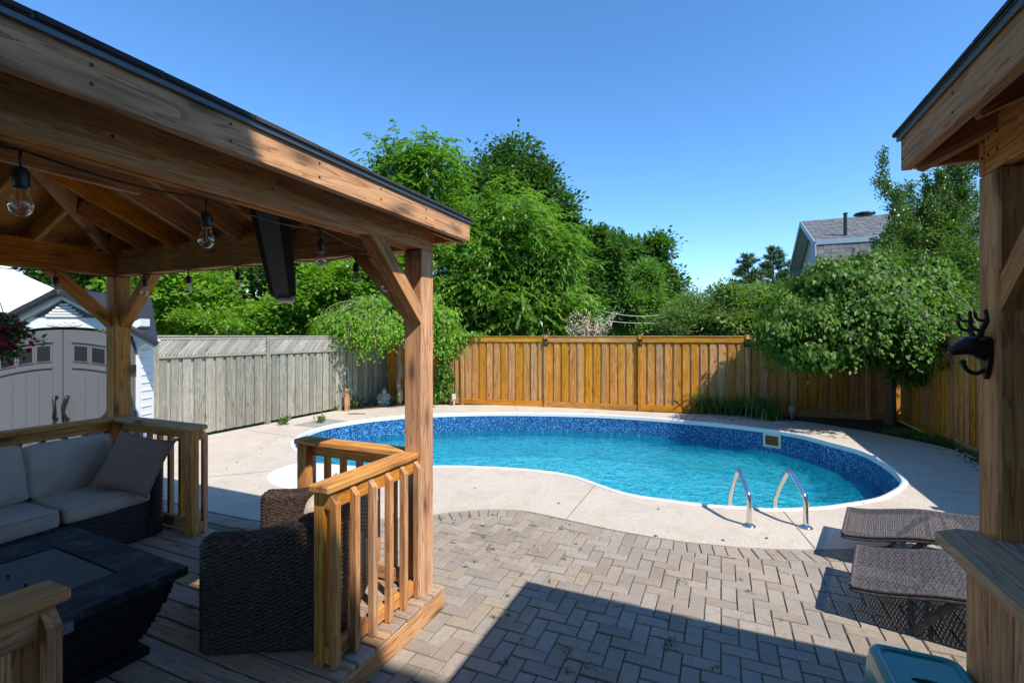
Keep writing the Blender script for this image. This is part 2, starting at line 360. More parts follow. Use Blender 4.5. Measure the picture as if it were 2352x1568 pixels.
def glassmat(name, tint=(1, 1, 1)):
    m = bpy.data.materials.new(name); m.use_nodes = True; nt = m.node_tree; nt.nodes.clear()
    out = N(nt, 'ShaderNodeOutputMaterial'); tr = N(nt, 'ShaderNodeBsdfTransparent'); tr.inputs[0].default_value = (*tint, 1)
    gl = N(nt, 'ShaderNodeBsdfGlossy'); gl.inputs['Roughness'].default_value = .03
    lw = N(nt, 'ShaderNodeLayerWeight'); lw.inputs[0].default_value = .35
    mx = N(nt, 'ShaderNodeMixShader'); nt.links.new(math_(nt, 'MULTIPLY_ADD', lw.outputs[1], .8, .06), mx.inputs[0])
    nt.links.new(tr.outputs[0], mx.inputs[1]); nt.links.new(gl.outputs[0], mx.inputs[2]); nt.links.new(mx.outputs[0], out.inputs[0]); return m
BULBG = glassmat('clear bulb glass', (.95, .92, .86))
FILA = plain('orange unlit filament', (.7, .25, .04), .4)
def leafmat(name, c0, c1, tr=.35, gloss=.38, spec=.4, vein=0):
    m = bpy.data.materials.new(name); m.use_nodes = True; nt = m.node_tree; nt.nodes.clear(); out = N(nt, 'ShaderNodeOutputMaterial')
    at = N(nt, 'ShaderNodeAttribute'); at.attribute_name = 'tint'
    col = mix(nt, at.outputs['Fac'], c0, c1)
    pb = N(nt, 'ShaderNodeBsdfPrincipled'); nt.links.new(col, pb.inputs['Base Color']); pb.inputs['Roughness'].default_value = gloss; pb.inputs['Specular IOR Level'].default_value = spec
    tl = N(nt, 'ShaderNodeBsdfTranslucent'); nt.links.new(mix(nt, 1.0, col, (1.5, 1.7, .6), 'MULTIPLY'), tl.inputs[0])
    mx = N(nt, 'ShaderNodeMixShader'); mx.inputs[0].default_value = tr; nt.links.new(pb.outputs[0], mx.inputs[1]); nt.links.new(tl.outputs[0], mx.inputs[2])
    nt.links.new(mx.outputs[0], out.inputs[0]); return m
L_LOCUST = leafmat('bright locust leaf', (.09, .21, .025), (.19, .34, .05), .4)
L_DARK = leafmat('dark maple leaf', (.028, .08, .016), (.085, .175, .035), .3)
L_WALNUT = leafmat('glossy drooping leaf', (.08, .20, .025), (.22, .36, .065), .36, .42, .5)
L_MAPLE = leafmat('fresh maple leaf', (.075, .19, .018), (.25, .40, .05), .45)
L_FAR = leafmat('far tree leaf', (.045, .115, .025), (.10, .20, .045), .35)
L_MID = leafmat('mid green tree leaf', (.08, .18, .035), (.16, .29, .065), .38)
L_SHRUB = leafmat('grey green shrub leaf', (.085, .16, .04), (.22, .32, .11), .35)
L_MUL = leafmat('mulberry leaf', (.08, .21, .018), (.28, .44, .045), .45, .5, .3)
L_MULR = leafmat('deep mulberry leaf', (.025, .085, .012), (.15, .26, .03), .34, .5, .25)
L_PEAR = leafmat('glossy pear leaf', (.035, .09, .02), (.15, .24, .05), .32, .32, .55)
L_PINE = leafmat('pine needle', (.05, .10, .035), (.12, .18, .07), .2, .5)
L_VINE = leafmat('vine leaf', (.07, .18, .02), (.2, .34, .045), .4)
L_LILY = leafmat('daylily blade', (.05, .12, .018), (.13, .25, .045), .35, .35, .5)
L_WEED = leafmat('weed leaf', (.05, .11, .02), (.14, .2, .05), .3)
def wicker(name, c0, c1):
    m, nt, b = mat(name, c0, .45, spec=.3)
    v = coords(nt); n = noise_(nt, v, 55, 3, .6)
    nt.links.new(ramp(nt, n, [(.35, c0), (.68, c1)]), b.inputs['Base Color']); return m
WICK = wicker('dark brown wicker strand', (.011, .008, .006), (.08, .047, .032))
WICKB = wicker('black wicker strand', (.01, .009, .009), (.035, .028, .025))
WICKL = wicker('brown lounger weave', (.06, .05, .048), (.15, .125, .115))
def fabric(name, col):
    m, nt, b = mat(name, col, .95, spec=.15); v = coords(nt, rand=False)
    n = noise_(nt, v, 420, 2, .7); n2 = noise_(nt, v, 4, 4, .6); n3 = noise_(nt, v, 16, 3, .6, .6)
    c = mix(nt, n, tuple(x*.75 for x in col), tuple(min(1, x*1.2) for x in col)); c = mix(nt, ramp(nt, n2, [(.4, (0, 0, 0)), (.8, (.5, .5, .5))]), c, tuple(x*.7 for x in col))
    nt.links.new(c, b.inputs['Base Color']); bump(nt, b, math_(nt, 'ADD', math_(nt, 'MULTIPLY', n, .08), n3), .5, .012); return m
CUSH = fabric('taupe cushion fabric', (.47, .385, .31))
CUSHP = fabric('mauve brown pillow fabric', (.27, .18, .145))
def tabletop():
    m, nt, b = mat('dark slate table top', (.04, .045, .05), .7, spec=.2); v = coords(nt, rand=False)
    n = noise_(nt, v, 7, 6, .7, .5); n2 = noise_(nt, v, 60, 4, .7)
    c = ramp(nt, math_(nt, 'ADD', math_(nt, 'MULTIPLY', n, .75), math_(nt, 'MULTIPLY', n2, .25)), [(.38, (.008, .009, .01)), (.52, (.022, .024, .025)), (.66, (.085, .085, .08))])
    nt.links.new(c, b.inputs['Base Color']); bump(nt, b, math_(nt, 'ADD', n, n2), .5, .004); return m
TTOP = tabletop()
TLID = plain('grey brown burner lid', (.06, .048, .04), .6, 0, 6, .3)
SLATE = plain('black stacked slate', (.012, .012, .012), .8, 0, 30, .4, .8, spec=.2, vary=.4)
# ================================================================ SETTING
def catmull(P, n=8, closed=True):
    out = []; m = len(P); rng = range(m if closed else m-1)
    for i in rng:
        g = (lambda k: P[k % m]) if closed else (lambda k: P[max(0, min(m-1, k))])
        p0, p1, p2, p3 = g(i-1), g(i), g(i+1), g(i+2)
        for k in range(n):
            t = k/n
            out.append(.5*((2*p1)+(-p0+p2)*t+(2*p0-5*p1+4*p2-p3)*t*t+(-p0+3*p1-3*p2+p3)*t**3))
    if not closed: out.append(P[-1].copy())
    return out
pool_px = [(758.6,977),(844,963),(933,954.5),(1007.6,951),(1110,948.5),(1213,948.5),(1336.6,951),(1440,956),(1532,963),(1680,976),(1813.6,994),(1894,1013),(1982,1038),(2040,1071),
 (2069,1099.4),(2068,1114),(2046,1130),(2007.7,1145.7),(1930.5,1158.5),(1874,1165),(1776,1168.8),(1709.5,1164.5),(1635,1160),(1545,1150),(1429,1131),(1316,1093),(1227,1079.6),(1127.5,1072.7),(1007.6,1070),
 (925,1078),(880,1098),(830,1113),(760,1121.5),(683,1120),(643,1112.4),(623,1099),(633,1084),(663,1072),(700,1061),(712,1052),(700,1044),(684,1034),(675,1020),(684,1006),(710,992)]
POOL = catmull([G(u, v) for u, v in pool_px], 6)
def offset(P, d):
    out = []; n = len(P)
    for i, p in enumerate(P):
        t = (P[(i+2) % n]-P[i-2]).normalized(); out.append(p + Vector((t.y, -t.x, 0))*d)
    return out
ctr = sum(POOL, Vector())/len(POOL)
area = sum(POOL[i-1].x*POOL[i].y-POOL[i].x*POOL[i-1].y for i in range(len(POOL)))
OUT = 1 if area > 0 else -1        # offset(P, OUT*d) grows outward
def at_z(P, z): return [Vector((p.x, p.y, z)) for p in P]
def sheet(name, loops, z, mats, kind='structure', top=True):
    L = [at_z(l, z) for l in loops]; tris = tessellate_polygon(L); V = [p for l in L for p in l]
    me_f = []
    for t in tris:
        a, b, c = (V[i] for i in t)
        me_f.append(tuple(t) if (b-a).cross(c-a).z > 0 else tuple(reversed(t)))
    o = wobj(name, V, me_f, mats, origin=(0, 0, z)); o['kind'] = kind; return o
def ring_wall(mb, P, z0, z1, m=0, closed=True):
    n = len(P); V = at_z(P, z0)+at_z(P, z1); r = range(n if closed else n-1)
    mb.add(V, [(i, (i+1) % n, (i+1) % n+n, i+n) for i in r], m)
# slab outline: patio side then fences
patio_px = [(2110,1243),(2020,1254),(1940,1259),(1871,1260.5),(1820,1260),(1712,1256),(1636,1249),(1540,1238),(1412,1216),(1300,1192),(1244,1180),(1196,1171),(1130,1168.5),(1072,1170.7),(1000,1178.7),(938,1186),(879,1189),(800,1195),(700,1199),(595,1194.5),(479,1172.5)]
pc = [G(u, v) for u, v in patio_px]
pc = [Vector((6.3, 4.0, 0)), Vector((5.2, 4.05, 0)), Vector((4.4, 4.15, 0))] + pc + [Vector((-4.7, 5.7, 0)), Vector((-5.6, 5.2, 0)), Vector((-6.6, 4.6, 0)), Vector((-7.6, 4.2, 0))]
EDGE = catmull(pc, 6, closed=False)
outer = [W(.6, 8.80), W(9.3, 8.80)] + [G(u, v) for u, v in [(804,941.6),(870,936),(934,931),(1000,929),(1040,929.5),(1150,930),(1252,934),(1370,939),(1473,944),(1560,949),(1640,951),(1720,955),(1802,963),(1879,972),(2007.6,992.7),(2110,1013),(2191,1034),(2253,1068)]]
tail = [W(5.2, -3.3), W(3.9, -3.4)]
slab_outer = EDGE + [W(1.6, 8.80)] + outer[1:] + tail
deckhole = offset(POOL, OUT*.02)
slab = sheet('pool_deck', [slab_outer, deckhole], 0.0, CONC)
mb = MB(); ring_wall(mb, EDGE, -.09, 0, closed=False); ed = mb.out('slab_edge', CONC, slab)
ed['kind'] = 'stuff'
def strip(name, pts, w, z, m, parent, kind=None):
    mb = MB(); V = []; n = len(pts)
    for i, p in enumerate(pts):
        t = (pts[min(i+1, n-1)]-pts[max(i-1, 0)]).normalized(); s = Vector((t.y, -t.x, 0))*w/2
        V += [Vector((p.x, p.y, z))+s, Vector((p.x, p.y, z))-s]
    mb.add(V, [(2*i, 2*i+1, 2*i+3, 2*i+2) for i in range(n-1)])
    return mb.out(name, m, parent)
for a_, b_2 in (((1720,1253),(1690,1168)) if 0 else ((1300,1192),(1368,1112)), ((1871,1259),(1796,1171)), ((2068,1114),(2250,1135)), ((479,1095),(655,1078)), ((1190,947),(1180,931)), ((1580,967),(1625,951)), ((560,985),(700,1008))):
    p, q = G(*a_), G(*b_2); strip('expansion_joint', [p.lerp(q, i/4) for i in range(5)], .008, .003, SAND, slab)
# ground everywhere else
far = [Vector((math.cos(i*math.pi/24)*900, math.sin(i*math.pi/24)*900, 0)) for i in range(48)]
ground = sheet('ground', [far, offset(POOL, OUT*.12)], -.12, GRASSG)
bed_l = sheet('soil_bed', [[G(780,944), G(804,941.6), G(870,936), G(934,931), G(1000,929), G(1040,929.5), G(1045,924), Vector((-3.4,13.65,0)), W(12.5,8.72), W(9.4,8.72)]], .004, SOIL)
bed_r = sheet('soil_bed', [[G(u, v) for u, v in [(1560,949),(1640,951),(1720,955),(1802,963),(1879,972),(2007.6,992.7),(2110,1013),(2191,1034),(2253,1068)]] + [W(5.2,-3.3), W(5.0,-3.56), W(13.0,-3.56), Vector((8.4,10.5,0)), Vector((1.9,12.2,0))]], .004, SOIL)
# ------------------------------------------------------------ pool
WZ = -.42
pool = thing('swimming_pool', 'kidney shaped in-ground pool with blue patterned liner and white coping', 'swimming pool', ctr)
mb = MB(); w0 = offset(POOL, -OUT*.0); w1 = offset(POOL, OUT*.10)
n = len(POOL)
prof = [(.062, .0), (.062, .006), (.05, .014), (.02, .016), (-.006, .011), (-.014, -.004), (-.012, -.066), (.0, -.072), (.02, -.074)]
for j in range(len(prof)-1):
    A_ = at_z(offset(POOL, OUT*prof[j][0]), prof[j][1]); B_ = at_z(offset(POOL, OUT*prof[j+1][0]), prof[j+1][1])
    mb.add(A_+B_, [(i, (i+1) % n, (i+1) % n+n, i+n) for i in range(n)])
cop = mb.out('coping', WHITEV, pool)
for q in (7.4, 20, 31, 44, 56, 70, 83, 97, 150):       # joints between the coping pieces
    i = int(q*n/180) % n; p = POOL[i]; t = (POOL[(i+1) % n]-p).normalized(); nn = Vector((t.y, -t.x, 0))*OUT
    mb = MB(); mb.box(p+nn*.025+Vector((0, 0, -.026)), nn*.041, t*.003, (0, 0, .0435)); mb.out('coping_joint', PVCGREY, cop)
mb = MB(); ring_wall(mb, POOL, -1.05, -.03); mb.out('liner_wall', LINER, pool)
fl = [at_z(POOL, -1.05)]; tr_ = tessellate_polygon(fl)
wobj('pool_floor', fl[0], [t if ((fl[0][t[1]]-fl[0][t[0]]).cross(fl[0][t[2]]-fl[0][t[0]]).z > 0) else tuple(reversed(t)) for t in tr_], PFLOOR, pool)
wt = [at_z(offset(POOL, -OUT*.001), WZ)]; tr_ = tessellate_polygon(wt)
wat = wobj('pool_water', wt[0], [t if ((wt[0][t[1]]-wt[0][t[0]]).cross(wt[0][t[2]]-wt[0][t[0]]).z > 0) else tuple(reversed(t)) for t in tr_], WATER); wat['kind'] = 'structure'
# wedding-cake steps in the left lobe
lobe = [p for p in catmull([G(u, v) for u, v in [(925,1078),(880,1098),(830,1113),(760,1121.5),(683,1120),(643,1112.4),(623,1099),(633,1084),(663,1072),(700,1061)]], 6, closed=False)]
lc = sum(lobe, Vector())/len(lobe)
stp = None
for k, (sc, z) in enumerate(((.997, -.035), (.80, -.36), (.62, -.62), (.42, -.85))):
    mb = MB(); c0 = lc + Vector((.35, .25, 0))*0
    poly = [c0+(p-c0)*sc for p in lobe]
    if k: poly = poly + [c0+Vector((1.0-.1*k, .6+.1*k, 0)), c0+Vector((.3, .8+.14*k, 0))]
    else: poly = poly + [G(712,1056), G(780,1061), G(870,1068)]
    mb.prism([Vector((p.x, p.y, -1.04)) for p in poly] if ((poly[1]-poly[0]).cross(poly[2]-poly[1])).z > 0 else [Vector((p.x, p.y, -1.04)) for p in reversed(poly)], (0, 0, 1.04+z))
    o = mb.out('stair_tread', WHITEV, pool)
# skimmer
sk = G(1762, 997); i0 = min(range(n), key=lambda i: (POOL[i]-G(1762, 989)).length)
p = POOL[i0]; t = (POOL[(i0+2) % n]-POOL[i0-2]).normalized(); nin = Vector((t.y, -t.x, 0))*-OUT
skf = Vector((p.x, p.y, -.20)) + nin*.012
mb = MB(); hw, hh, w_ = .165, .135, .042
mb.box(skf+Vector((0, 0, hh-w_/2)), t*hw, nin*.012, (0, 0, w_/2)); mb.box(skf-Vector((0, 0, hh-w_/2)), t*hw, nin*.012, (0, 0, w_/2))
for s in (-1, 1): mb.box(skf+t*s*(hw-w_/2), t*(w_/2), nin*.0115, (0, 0, hh-w_))
sk = mb.out('skimmer_frame', plain('cream skimmer plastic', (.62, .6, .46), .5), pool)
mb = MB(); mb.box(skf-nin*.004, t*(hw-w_), nin*.004, (0, 0, hh-w_)); mb.out('skimmer_throat', plain('brown skimmer opening', (.2, .08, .03), .8, spec=.1), sk)
for sx in (-1, -.33, .33, 1):
    for sz in (-1, 1):
        mb = MB(); mb.lathe(skf+t*sx*(hw-.02)+Vector((0, 0, sz*(hh-.02)))+nin*.012, [(.006, 0), (.006, .004), (.002, .006)], 8, axis=nin); mb.out('screw', PVCGREY, sk)
lid = G(1792, 970); mb = MB(); mb.lathe(lid, [(.13, 0), (.13, .008), (.11, .012)], 20); o = mb.out('skimmer_lid', WHITEV, origin=lid); meta(o, 'white round skimmer lid set in the deck behind the pool', 'lid')
# ladder handrails
def handrail(foot, top, far_, label):
    foot, far_ = G(*foot), G(*far_)
    d = 2.0; dirv = (far_-foot); dirv.z = 0; L = dirv.length; dirv.normalize()
    h = .62
    prof = [(0, 0), (0, .30), (.01, .36), (.05, .42), (.22, .575), (.26, .605), (.31, .60), (.36, .54), (.5, .30), (.56, .16), (.575, .05), (.58, -.45)]
    s = L/.575
    P = catmull([foot+dirv*x*s+Vector((0, 0, z*.77)) for x, z in prof], 4, closed=False)
    th = thing('pool_handrail', label, 'handrail', foot, 'curved steel handrails at the pool steps')
    mb = MB(); mb.tube(P, .024, 14); mb.out('rail_tube', STEEL, th, True, origin=foot)
    mb = MB(); mb.lathe(foot, [(.062, .001), (.062, .006), (.05, .016), (.03, .022), (.026, .03)], 24); mb.out('base_flange', STEEL, th, True, origin=foot)
handrail((1720,1207), None, (1676,1163), 'left polished steel handrail arching from deck into pool')
handrail((1850,1211), None, (1779,1168), 'right polished steel handrail arching into pool nearest the loungers')
# ------------------------------------------------------------ pavers (herringbone + soldier border)
LB, WB, JT = .205, .1025, .006
E2 = [Vector((p.x, p.y, 0)) for p in EDGE]
BW = .2
En = []
for i, p in enumerate(E2):
    t = (E2[min(i+1, len(E2)-1)]-E2[max(i-1, 0)]).normalized(); nn = Vector((t.y, -t.x, 0))
    if nn.dot(Vector((0, -1, 0))) < 0: nn = -nn
    En.append(nn)
patio = sheet('paver_patio', [E2 + [W(0, 8.6), W(-.79, 8.6), W(-.79, -5), W(2, -5)]], -.014, SAND)
def inframe(p, m=60):
    if p.y < .3: return False
    u = CX+F*p.x/p.y; v = CY+F*(EYE-p.z)/p.y
    return -m < u < 2351+m and v < 1568+m+60
def clip(poly, p, nn):
    out = []
    for i in range(len(poly)):
        a, b = poly[i-1], poly[i]; da, db = (a-p).dot(nn), (b-p).dot(nn)
        if (da >= 0) != (db >= 0): out.append(a.lerp(b, da/(da-db)))
        if db >= 0: out.append(b)
    return out
def hidden(c):      # under the deck
    a, b = c.x*SA+c.y*CA, -c.x*CA+c.y*SA
    return (a < 2.78 and b > 1.82)
bricks = []
pv = [np.array((q.x, q.y)) for q in E2]; PV = np.array(pv); NV = np.array([(q.x, q.y) for q in En])
bricks = []   # cells with (j-i)%4 in {0,1}: brick along b; in {3,2}: brick along a
for i in range(-12, 62):
    for j in range(-52, 40):
        if (j-i) % 4 == 0: bricks.append((i, j, 0))
for i in range(-12, 62):
    for j in range(-52, 40):
        if (j-i) % 4 == 3: bricks.append((i, j, 1))
plist = []
for (i, j, v_) in bricks:
    a0, b0 = i*WB, j*WB; a1, b1 = a0+(WB if v_ == 0 else LB), b0+(LB if v_ == 0 else WB)
    c = W((a0+a1)/2, (b0+b1)/2)
    if hidden(c) or not inframe(c): continue
    dd = ((PV-np.array((c.x, c.y)))**2).sum(1); k = int(dd.argmin()); s = (c-E2[k]).dot(En[k])
    if s < BW-.13: continue
    g = JT/2+.0008; poly = [W(a0+g, b0+g), W(a0+g, b1-g), W(a1-g, b1-g), W(a1-g, b0+g)]
    full = True
    if s < BW+.16:
        q = clip(poly, E2[k]+En[k]*(BW+.004), En[k])
        if len(q) < 3: continue
        ar = abs(sum(q[m-1].x*q[m].y-q[m].x*q[m-1].y for m in range(len(q))))/2
        if ar < .0012: continue
        full = ar > .98*LB*WB*.9; poly = q if not full else poly
    plist.append((c, poly, full, v_))
# soldier course
acc = 0; run = 0
Ls = [0]
for i in range(1, len(E2)): Ls.append(Ls[-1]+(E2[i]-E2[i-1]).length)
def along(s):
    for i in range(1, len(Ls)):
        if Ls[i] >= s:
            t = (s-Ls[i-1])/(Ls[i]-Ls[i-1]+1e-9); return E2[i-1].lerp(E2[i], t), En[i-1].lerp(En[i], t).normalized()
    return E2[-1], En[-1]
s = 0
while s < Ls[-1]-.11:
    p0, n0 = along(s+.004); p1, n1 = along(s+.103)
    poly = [p0+n0*.012, p1+n1*.012, p1+n1*(BW-.004), p0+n0*(BW-.004)]; c = sum(poly, Vector())/4
    if inframe(c) and not hidden(c): plist.append((c, poly, False, 2))
    s += .1065
def chunk(mb, poly, z0, z1, c=.005):
    if (poly[1]-poly[0]).cross(poly[2]-poly[1]).z < 0: poly = list(reversed(poly))
    m = len(poly); ce = sum(poly, Vector())/m
    inn = [p+(ce-p).normalized()*c*1.4 for p in poly]
    V = at_z(poly, z0)+at_z(poly, z1-c)+at_z(inn, z1)
    mb.add(V, [(i, (i+1) % m, (i+1) % m+m, i+m) for i in range(m)]+[(i+m, (i+1) % m+m, (i+1) % m+2*m, i+2*m) for i in range(m)]+[tuple(range(2*m, 3*m))])
plist.sort(key=lambda q: -abs(len(q[1]) > 3)*1.0/(q[0].y**3))
vis = [q for q in plist if q[0].y > 2.3 and abs(q[0].x) < 1.08*q[0].y]
near = set(id(q) for q in vis[:295]); shared = {}
rest = MB()
for q in plist:
    c, poly, full, v_ = q; dz = R.uniform(-.0035, .003)
    if id(q) in near:
        if full and v_ in shared:
            o = add('paver', shared[v_], patio, Matrix.Translation((c.x, c.y, dz-.004)))
        else:
            mb = MB(); chunk(mb, [p-c for p in poly], -.05, 0); me = mesh('paver', mb.v, mb.f, PAVER)
            if full: shared[v_] = me
            add('paver', me, patio, Matrix.Translation((c.x, c.y, dz-.004)))
    else: chunk(rest, poly, -.05, -.004+dz)
o = rest.out('pavers', PAVER, patio); o['kind'] = 'stuff'

# ================================================================ GAZEBOS
BT = 2.423; FT = 2.635; FB = 2.505; PITCH = .43
def gazebo(root, a0, a1, b0, b1, pins_a, pins_b, tie=True):
    """a0..b1 eave outline (outer face of fascia); posts inset"""
    ha = (a1-a0)/2
    zt = lambda a, b: FT + PITCH*max(0, min(a-a0, a1-a, b-b0, b1-b))
    # fascia
    t = .038
    bar('fascia', a0, a1, b0, b0+t, FB, FT, CEDAR, root, .004); bar('fascia', a0, a1, b1-t, b1, FB, FT, CEDAR, root, .004)
    bar('fascia', a1-t, a1, b0+t, b1-t, FB, FT, CEDAR, root, .004); bar('fascia', a0, a0+t, b0+t, b1-t, FB, FT, CEDAR, root, .004)
    for (x0, x1, y0, y1) in ((a0-.012, a1+.012, b0-.012, b0-.002), (a0-.012, a1+.012, b1+.002, b1+.012), (a1+.002, a1+.012, b0, b1), (a0-.012, a0-.002, b0, b1)):
        bar('drip_edge', x0, x1, y0, y1, FT-.010, FT+.018, DRIP, root, .003)
    for (x0, x1, y0, y1) in ((a0-.017, a1+.017, b0-.017, b0-.0122), (a0-.017, a1+.017, b1+.0122, b1+.017), (a1+.0122, a1+.017, b0, b1), (a0-.017, a0-.0122, b0, b1)):
        bar('roof_edge_strip', x0, x1, y0, y1, FT+.010, FT+.024, BLACK, root, .003)
    # posts
    A0, A1, B0, B1 = pins_a[0], pins_a[1], pins_b[0], pins_b[1]; w = .14
    for (x, y) in ((A0, B0), (A1-w, B0), (A0, B1-w), (A1-w, B1-w)):
        bar('post', x, x+w, y, y+w, pins_a[2], BT, CEDAR, root, .008)
    # beams: three-ply along a, two-ply along b
    for (y0, y1) in ((B0, B0+w), (B1-w, B1)):
        for k in range(3): bar('beam', A0, A1-.042, y0+k*.0467+.001, y0+(k+1)*.0467-.001, BT+(k == 1)*.003, BT+.235, CEDAR if k != 1 else CEDAR_IN, root, .003)
    for (x0, x1) in ((A0, A0+.085), (A1-.04, A1)):
        bar('beam', x0, x1, B0+(.1405 if x0 == A0 else .001), B1-(.1405 if x0 == A0 else .001), BT, BT+.235, CEDAR_IN, root, .003)
    bar('beam', A1-.125, A1-.043, B0+.142, B1-.142, BT, BT+.235, CEDAR_IN, root, .003)
    # corner braces (45 degrees)
    q = .49; hw = .045
    for (x, y, sx, sy) in ((A0+w, B0+.05, 1, 0), (A1-w, B0+.05, -1, 0), (A0+w, B1-.05, 1, 0), (A1-w, B1-.05, -1, 0), (A0+.05, B0+w, 0, 1), (A1-.05, B0+w, 0, 1), (A0+.05, B1-w, 0, -1), (A1-.05, B1-w, 0, -1)):
        d = AX*sx+BX*sy; p0 = W(x, y, BT-q); p1 = p0+d*q; p1.z = BT
        # mitred ends: prism in the vertical plane of the brace
        side = UP.cross(d).normalized()*hw; tk = .125
        poly = [p0, p0+Vector((0, 0, tk)), p1-d*tk, p1]
        mb = MB(); mb.prism([P_-side-(p0+p1)/2 for P_ in poly], side*2)
        Mr = frame(p0, p1, side); Mi = Mr.inverted()
        V = [Mi @ Vector(v) for v in mb.v]
        add('brace', mesh('brace', V, mb.f, CEDAR), root, Matrix.Translation((p0+p1)/2) @ Mr)
    # rafters
    D = .135
    def rafter(pa, pb, w_=.038, dep=D, nm='rafter', m=CEDAR_IN):
        p0, p1 = Vector(pa), Vector(pb); off = Vector((0, 0, -dep/2-.004))
        beam(nm, p0+off, p1+off, w_, dep, m, root, c=.002)
    sp = .405
    b = b0+.33
    while b < b1-.3:
        r = min(ha, b-b0, b1-b)-.03
        for (e, s_) in ((a1, -1), (a0, 1)):
            rafter(W(e+s_*.05, b, FT+PITCH*.05), W(e+s_*r, b, FT+PITCH*r))
        b += sp
    a = a0+.33
    while a < a1-.3:
        r = min(a-a0, a1-a)-.03
        for (e, s_) in ((b1, -1), (b0, 1)):
            rafter(W(a, e+s_*.05, FT+PITCH*.05), W(a, e+s_*r, FT+PITCH*r))
        a += sp
    rl, rr = (b0+ha, b1-ha) if (b1-b0) >= (a1-a0) else ((b0+b1)/2, (b0+b1)/2)
    hr = min(ha, (b1-b0)/2); zr = FT+PITCH*hr; am = (a0+a1)/2
    for (x, y, ry) in ((a0, b0, rl), (a1, b0, rl), (a0, b1, rr), (a1, b1, rr)):
        f = .03/hr
        rafter(W(x+(am-x)*f, y+(ry-y)*f, FT+PITCH*hr*f), W(am, ry, zr), .04, .165, 'hip_rafter', CEDAR)
    if rr-rl > .05: rafter(W(am, rl, zr), W(am, rr, zr), .04, .18, 'ridge_board')
    if tie: bar('collar_tie', a0+.85, a1-.98, (b0+b1)/2-.019, (b0+b1)/2+.019, 2.80, 2.93, CEDAR, root)
    # sheathing, four slopes
    Rl, Rr = W(am, rl, zr), W(am, rr, zr)
    for poly in ([W(a1, b1, FT), W(a1, b0, FT), Rl, Rr], [W(a0, b0, FT), W(a0, b1, FT), Rr, Rl], [W(a0, b1, FT), W(a1, b1, FT), Rr], [W(a1, b0, FT), W(a0, b0, FT), Rl]):
        pp = [p for i, p in enumerate(poly) if (p-poly[i-1]).length > .01]
        mb = MB(); mb.prism([p+Vector((0, 0, .001)) for p in pp], (0, 0, .012)); mb.out('roof_sheathing', PLYW, root)
    # shingle courses
    mb = MB(); ex = .145
    for (axis, e, sgn, l0, l1) in (('a', a1, -1, b0, b1), ('a', a0, 1, b0, b1), ('b', b1, -1, a0, a1), ('b', b0, 1, a0, a1)):
        r = -.022; k = 0
        while r < hr-.05:
            x = l0+max(r, -.03)-(.15 if k % 2 else 0)
            while x < l1-max(r, -.03)-.02:
                xa, xb = max(x, l0+r), min(x+.302, l1-r)
                if xb-xa > .03:
                    th = R.uniform(.010, .016); P = []
                    for (rr_, xx) in ((r, xa), (r, xb), (min(r+ex, hr), min(xb, l1-r-ex) if xb > l1-r-ex else xb), (min(r+ex, hr), max(xa, l0+r+ex) if xa < l0+r+ex else xa)):
                        z = FT+PITCH*rr_+.020+(.004 if rr_ == r else 0)
                        P.append(W(e+sgn*rr_, xx, z) if axis == 'a' else W(xx, e+sgn*rr_, z))
                    mb.prism(P, (0, 0, th))
                x += .307+R.uniform(0, .004)
            r += ex; k += 1
    o = mb.out('shingles', SHING, root); o['kind'] = 'stuff'
def screws(root, pts, nn):
    for p in pts:
        if 'sc' not in SCM: mb = MB(); mb.lathe((0, 0, 0), [(.0055, -.002), (.0055, .001), (.003, .0018)], 8); SCM['sc'] = mesh('screw', mb.v, mb.f, BLACK)
        add('screw', SCM['sc'], root, Matrix.Translation(p) @ Vector(nn).to_track_quat('Z', 'Y').to_matrix().to_4x4())
SCM = {}
